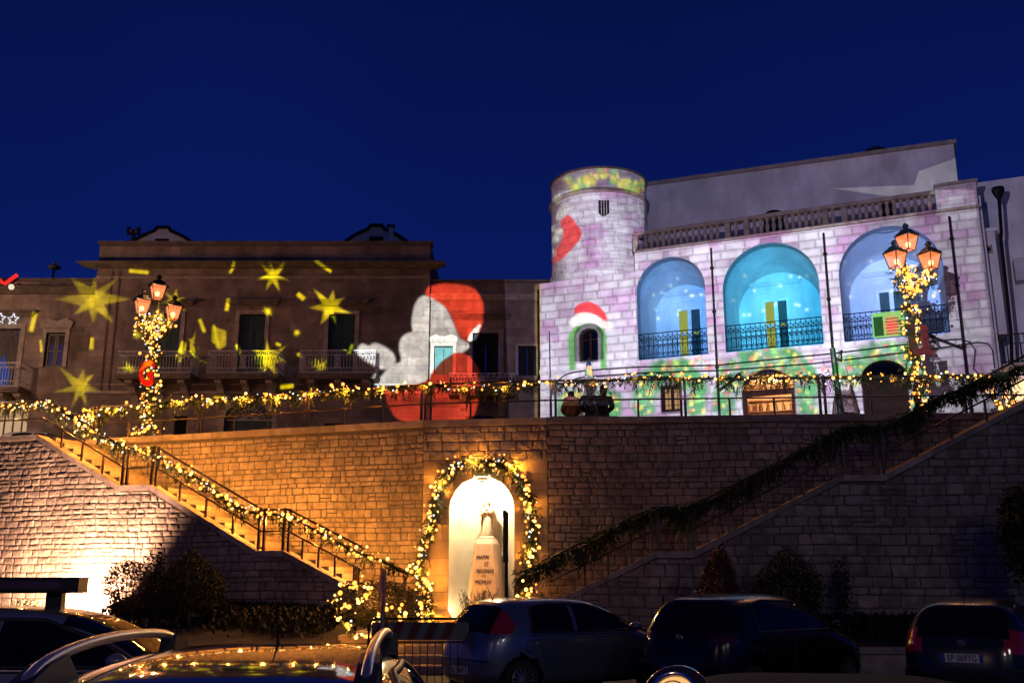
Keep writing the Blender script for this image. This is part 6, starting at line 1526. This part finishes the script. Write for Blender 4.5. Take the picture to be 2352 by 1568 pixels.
    for x in (rw_, fw_):
        for s_ in (1, -1):
            w = node('wheel', t); Mw = Matrix.Translation((x, s_ * (hw - .10), wr)) @ Matrix.Rotation(PI / 2 * -s_, 4, 'X')
            m_ = MB(Mw); m_.lathe([(.2, -.1), (.29, -.1), (.305, -.07), (.308, 0), (.305, .06), (.285, .085), (.215, .09), (.205, .07)], n=28); m_.build('tyre', M['rubber'], w, smooth=True)
            m_ = MB(Mw); m_.lathe([(.212, .075), (.20, .085), (.19, .06), (.185, -.02)], n=28)
            for q in range(14):
                a = 2 * PI * q / 14; m_.box(0, 0, 0, 0, 0, 0) if False else m_.add([(math.cos(a + d) * r_, math.sin(a + d) * r_, zz) for r_, d, zz in ((.05, -.2, .07), (.19, -.05, .06), (.19, .05, .06), (.05, .2, .07), (.05, -.2, .05), (.19, -.05, .04), (.19, .05, .04), (.05, .2, .05))], [(0, 1, 2, 3), (0, 4, 5, 1), (3, 2, 6, 7)])
            m_.lathe([(.001, .08), (.055, .075), (.06, .05)], n=12); m_.build('rim', M['alloy'], w)
            m_ = MB(Mw); m_.lathe([(.001, -.02), (.185, -.02)], n=20); m_.build('wheel_well', M['black'], w)
    # seams, handles, mirrors, rear details
    def seam(pts, nm='door_seam', r=.006, mt=M['black'], off=.0):
        m_ = MB()
        for s_ in (1, -1): m_.tube([(x * sx, s_ * (surf(x * sx, z * sz) + off), z * sz) for x, z in pts], r, 4)
        m_.build(nm, mt, t)
    for s_ in (1, -1): m_ = MB(); q_ = [Vector((x, 0, z)) for x, z in sw + sw[:1]]; q_ = resample(q_, .08) + [q_[-1]]; m_.tube([(p.x, s_ * (surf(p.x, p.z) - .004), p.z) for p in q_], .022, 6, cap=False); m_.build('window_seal', M['black'], t, smooth=True)
    seam([(1.62, .25), (1.62, .5), (1.62, .75), (1.62, .97)]); seam([(.98, .62), (.95, .75), (.84, .88), (.80, .98)]); seam([(2.85, .3), (2.86, .6), (2.88, .95)])
    seam([(.3, .93), (.8, .955), (1.6, .955), (2.4, .945), (2.95, .93)], 'belt_trim', .009, M['black'], .002)
    for s_ in (1, -1):
        for x in (1.15, 2.0): m_ = MB(); x *= sx; zz = .86 * sz; y = surf(x, zz); m_.tube([(x, s_ * y, zz), (x + .03, s_ * (y + .03), zz + .005), (x + .17, s_ * (y + .03), zz + .005), (x + .2, s_ * y, zz)], .012, 5); m_.build('door_handle', paint, t)
    for s_ in (1, -1): m_ = MB(); x = 2.75 * sx; zz = 1.03 * sz; y = surf(x, zz); m_.ball((x, s_ * (y + .14), zz + .02), .095, 10, 8, sz=.7); m_.tube([(x, s_ * (y - .03), zz - .02), (x, s_ * (y + .1), zz)], .025, 6); m_.build('wing_mirror', paint, t, smooth=True)
    y = -surf(.75 * sx, .80 * sz) ; m_ = MB(); m_.tube([(.75 * sx + .085 * math.cos(a), -surf(.75 * sx + .085 * math.cos(a), .80 * sz + .085 * math.sin(a)) - .001, .80 * sz + .085 * math.sin(a)) for a in [2 * PI * k / 16 for k in range(17)]], .005, 4, cap=False); m_.build('fuel_flap', M['black'], t)
    def rx(z): i = int(np.argmin(np.abs(C_[:, 1] - z) + 10 * (C_[:, 0] > L * .3))); return C_[i][0]
    if plate:
        zp = (.44 if tailshape == 'tall' else .74) * sz; xr = rx(zp) - .012; Mp = Matrix.Translation((xr, 0, zp)) @ Matrix.Rotation(-PI / 2, 4, 'Z') @ Matrix.Rotation(PI / 2, 4, 'X')
        if tailshape == 'low': zp = .50 * sz; xr = rx(zp) - .012; Mp = Matrix.Translation((xr, 0, zp)) @ Matrix.Rotation(-PI / 2, 4, 'Z') @ Matrix.Rotation(PI / 2, 4, 'X')
        pb_ = MB(Mp).box(-.26, .26, -.055, .055, -.01, .0).build('number_plate', M['plate'], t)
        m_ = MB(Mp); m_.box(-.258, -.215, -.054, .054, .001, .003); m_.box(.215, .258, -.054, .054, .001, .003); m_.build('blue_band', M['plate_blue'], pb_)
        text('plate_text', plate, .115, M['black'], pb_, Mp @ Matrix.Translation((0, -.004, .003)), ext=.001, sx=.78, off=.001)
    m_ = MB(); zb_ = .60 * sz; m_.tube([(rx(zb_) - .004 + .12 * (abs(y) / hw) ** 4, y, zb_) for y in [hw * .85 * k / 8 for k in range(-8, 9)]], .012, 5); m_.build('bumper_strip', M['black'], t)
    if emblem:
        ze = (.86 if tailshape == 'tall' else .93) * sz; xe = rx(ze) - .008; m_ = MB(Matrix.Translation((xe, 0, ze)) @ Matrix.Rotation(-PI / 2, 4, 'Y') @ Matrix.Rotation(-.15, 4, 'Y')); m_.lathe([(.001, .012), (.045, .01), (.055, .0)], n=18); m_.build('round_emblem', M['chrome'], t)
    m_ = MB(); zw = 1.06 * sz; xw = rx(zw); m_.tube([(xw - .03, .02, zw - .02), (xw + .06, .18, zw + .12), (xw + .10, .32, zw + .2)], .009, 4); m_.build('rear_wiper', M['black'], t)
    if aerial: m_ = MB(); ax = 2.0 if rails else .62; m_.tube([(ax * sx, 0, 1.44 * sz), ((ax - .02) * sx, 0, 1.50 * sz), ((ax - .16) * sx, 0, 1.74 * sz)], [.016, .006, .002], 6); m_.build('aerial', M['black'], t)
    if rails:
        for s_ in (1, -1):
            yy = s_ * hw * .61; m_ = MB(); zt_ = H - .012
            rp_ = [(.42, yy, zt_ - .09), (.52, yy, zt_ - .0), (.76, yy, zt_ + .045), (1.2, yy, zt_ + .07), (1.7, yy, zt_ + .066), (2.1, yy, zt_ + .045), (2.34, yy, zt_ + .005), (2.5, yy, zt_ - .09)]
            for _ in range(3): rp_ = [rp_[0]] + [tuple(a * w + b * (1 - w) for a, b in zip(p, q)) for p, q in zip(rp_[:-1], rp_[1:]) for w in (.75, .25)] + [rp_[-1]]
            m_.tube(rp_, .020, 10); m_.build('roof_rail', M['alloy'], t, smooth=True)
            m_ = MB(); m_.prism([(.28, zt_ - .13), (.9, zt_ - .06), (.76, zt_ + .04), (.6, zt_ + .02), (.46, zt_ - .02)], yy - .035, yy + .035); m_.build('rail_foot', M['black'], t)
            m_ = MB(); m_.prism([(2.15, zt_ - .06), (2.62, zt_ - .16), (2.42, zt_ - .0), (2.2, zt_ + .035)], yy - .035, yy + .035); m_.build('rail_foot', M['black'], t)
    t.location = loc; t.rotation_euler = (0, 0, yaw); ORG[t.name] = Vector((0, 0, 0))
    return t
def park(RR, LL, **k):
    """RR / LL: rear corners as seen, right and left"""
    a, b = Vector((RR.x, RR.y, 0)), Vector((LL.x, LL.y, 0)); w = (b - a); hd = Vector((w.y, -w.x, 0)).normalized()
    if hd.y < 0 and hd.x < 0: hd = -hd
    return make_car((a + b) / 2, math.atan2(hd.y, hd.x), **k)
park(atY(1124, 1480, 14.9), atY(989, 1480, 16.3), lab='silver blue hatchback with tall red tail lights parked before the statue niche', paint=carmat('silver_blue_paint', (.12, .14, .20), .32), plate='DC 546PT', Wd=1.69, L=4.05, H=1.49)
park(atY(1672, 1480, 13.7), atY(1446, 1480, 14.9), lab='nearly black hatchback parked between the silver blue car and the kerb gap', paint=mat('blue_black_paint', (.005, .006, .010), .2, spec=.3), plate='GL 287MU', Wd=1.76, L=4.1, H=1.56, tailshape='low', tailmat=mat('dark_tail_lens', (.05, .004, .005), .1, coat=1))
park(atY(2335, 1480, 13.4), atY(2084, 1480, 14.15), lab='dark blue hatchback with a bright red tail light at the right picture edge', paint=mat('dark_blue_paint', (.010, .014, .024), .22, spec=.35), plate='EP 069TG', Wd=1.70, L=3.95, H=1.49, tailshape='mid')
make_car((-.95, 2.75, 0), rad(94.5), lab='dark violet grey estate car with roof rails filling the foreground, seen over its roof', paint=carmat('violet_grey_paint', (.045, .045, .075), .07), Wd=1.72, L=4.3, H=1.455, rails=True, emblem=False)
make_car((.80, 1.95, 0), rad(80), lab='dark brown car whose roof rises into the bottom of the picture below the black hatchback', paint=mat('brown_black_paint', (.012, .008, .007), .7, spec=.08), Wd=1.62, L=3.7, H=1.42, emblem=False, aerial=False)
c = make_car((-6.35, 9.75, 0), rad(6), lab='white car with a dark light bar on its roof, cut by the left picture edge', paint=carmat('white_car_paint', (.14, .14, .18), .2, .1), Wd=1.72, L=4.0, H=1.49, emblem=False, tailshape='mid')
# roof light bar
bar = node('light_bar', c); m_ = MB(); m_.bbox(1.05, 2.12, -.16, .16, 1.62, 1.77, .02); m_.build('bar_housing', M['black'], bar)
m_ = MB(); m_.box(1.15, 1.95, -.165, .1, 1.66, 1.73); m_.build('amber_lens', mat('amber_lens', (.10, .04, .01), .15, coat=1), bar)
m_ = MB(); m_.box(1.15, 1.3, -.06, .06, 1.45, 1.619); m_.box(1.8, 1.95, -.06, .06, 1.45, 1.619); m_.build('bar_foot', M['black'], bar)
cv = make_car((-18.8, 35.6, PROM), rad(4), lab='small white car parked on the promenade behind the top of the lit stair', paint=carmat('promenade_white_paint', (.5, .5, .52), .3, .1), Wd=1.65, L=3.6, H=1.45, emblem=False)
# round glowing lamp in its chrome bezel at the corner of the brown car
p = atY(1548, 1603, 3.3); t = thing('round_headlamp', p, 'round glowing lamp in a dark domed housing at the bottom edge', 'lamp')
Mh = Matrix.Translation(p) @ Matrix.Rotation(rad(58), 4, 'X') @ Matrix.Rotation(rad(-24), 4, 'Y') @ Matrix.Scale(.82, 4)
m_ = MB(Mh); m_.lathe([(.10, .015), (.125, .012), (.142, -.01), (.148, -.05), (.13, -.12), (.08, -.18), (.001, -.2)], n=32); m_.build('housing', carmat('dark_dome_paint', (.03, .022, .016), .25, .3), t, smooth=True)
m_ = MB(Mh); m_.lathe([(.085, .015), (.095, .03), (.102, .022), (.10, .005)], n=32); m_.build('bezel', M['chrome'], t, smooth=True)
m_ = MB(Mh); m_.lathe([(.001, .03), (.04, .026), (.07, .018), (.085, .008)], n=32); m_.build('lens', emit('lamp_lens_glow', (1, .50, .17), 1.1), t, smooth=True)
m_ = MB(Mh); m_.lathe([(.055, .030), (.058, .034), (.061, .028)], n=32); m_.build('inner_ring', M['black'], t, smooth=True)

# last little clusters of lights
c = lp1; P_ = [c + Vector((.3 * math.cos(a), .3 * math.sin(a), .25 + .05 * a)) for a in [k * .8 for k in range(12)]]
garland('basket of fairy lights heaped round the foot of the street lamp with the letter G', P_, nb=18, dens=60, hang=.05, thick=.15, lp=14, seed=61, name='light_basket', cat='light string', lights=1.2)
P_ = [atY(x, y, 25.6) for x, y in ((2235, 868), (2262, 892), (2285, 915), (2300, 945), (2318, 925), (2340, 900))]
garland('loose end of a lit garland hanging before the bright shopfront at the picture edge', P_, nb=26, dens=50, hang=.15, thick=.12, lp=14, seed=62)
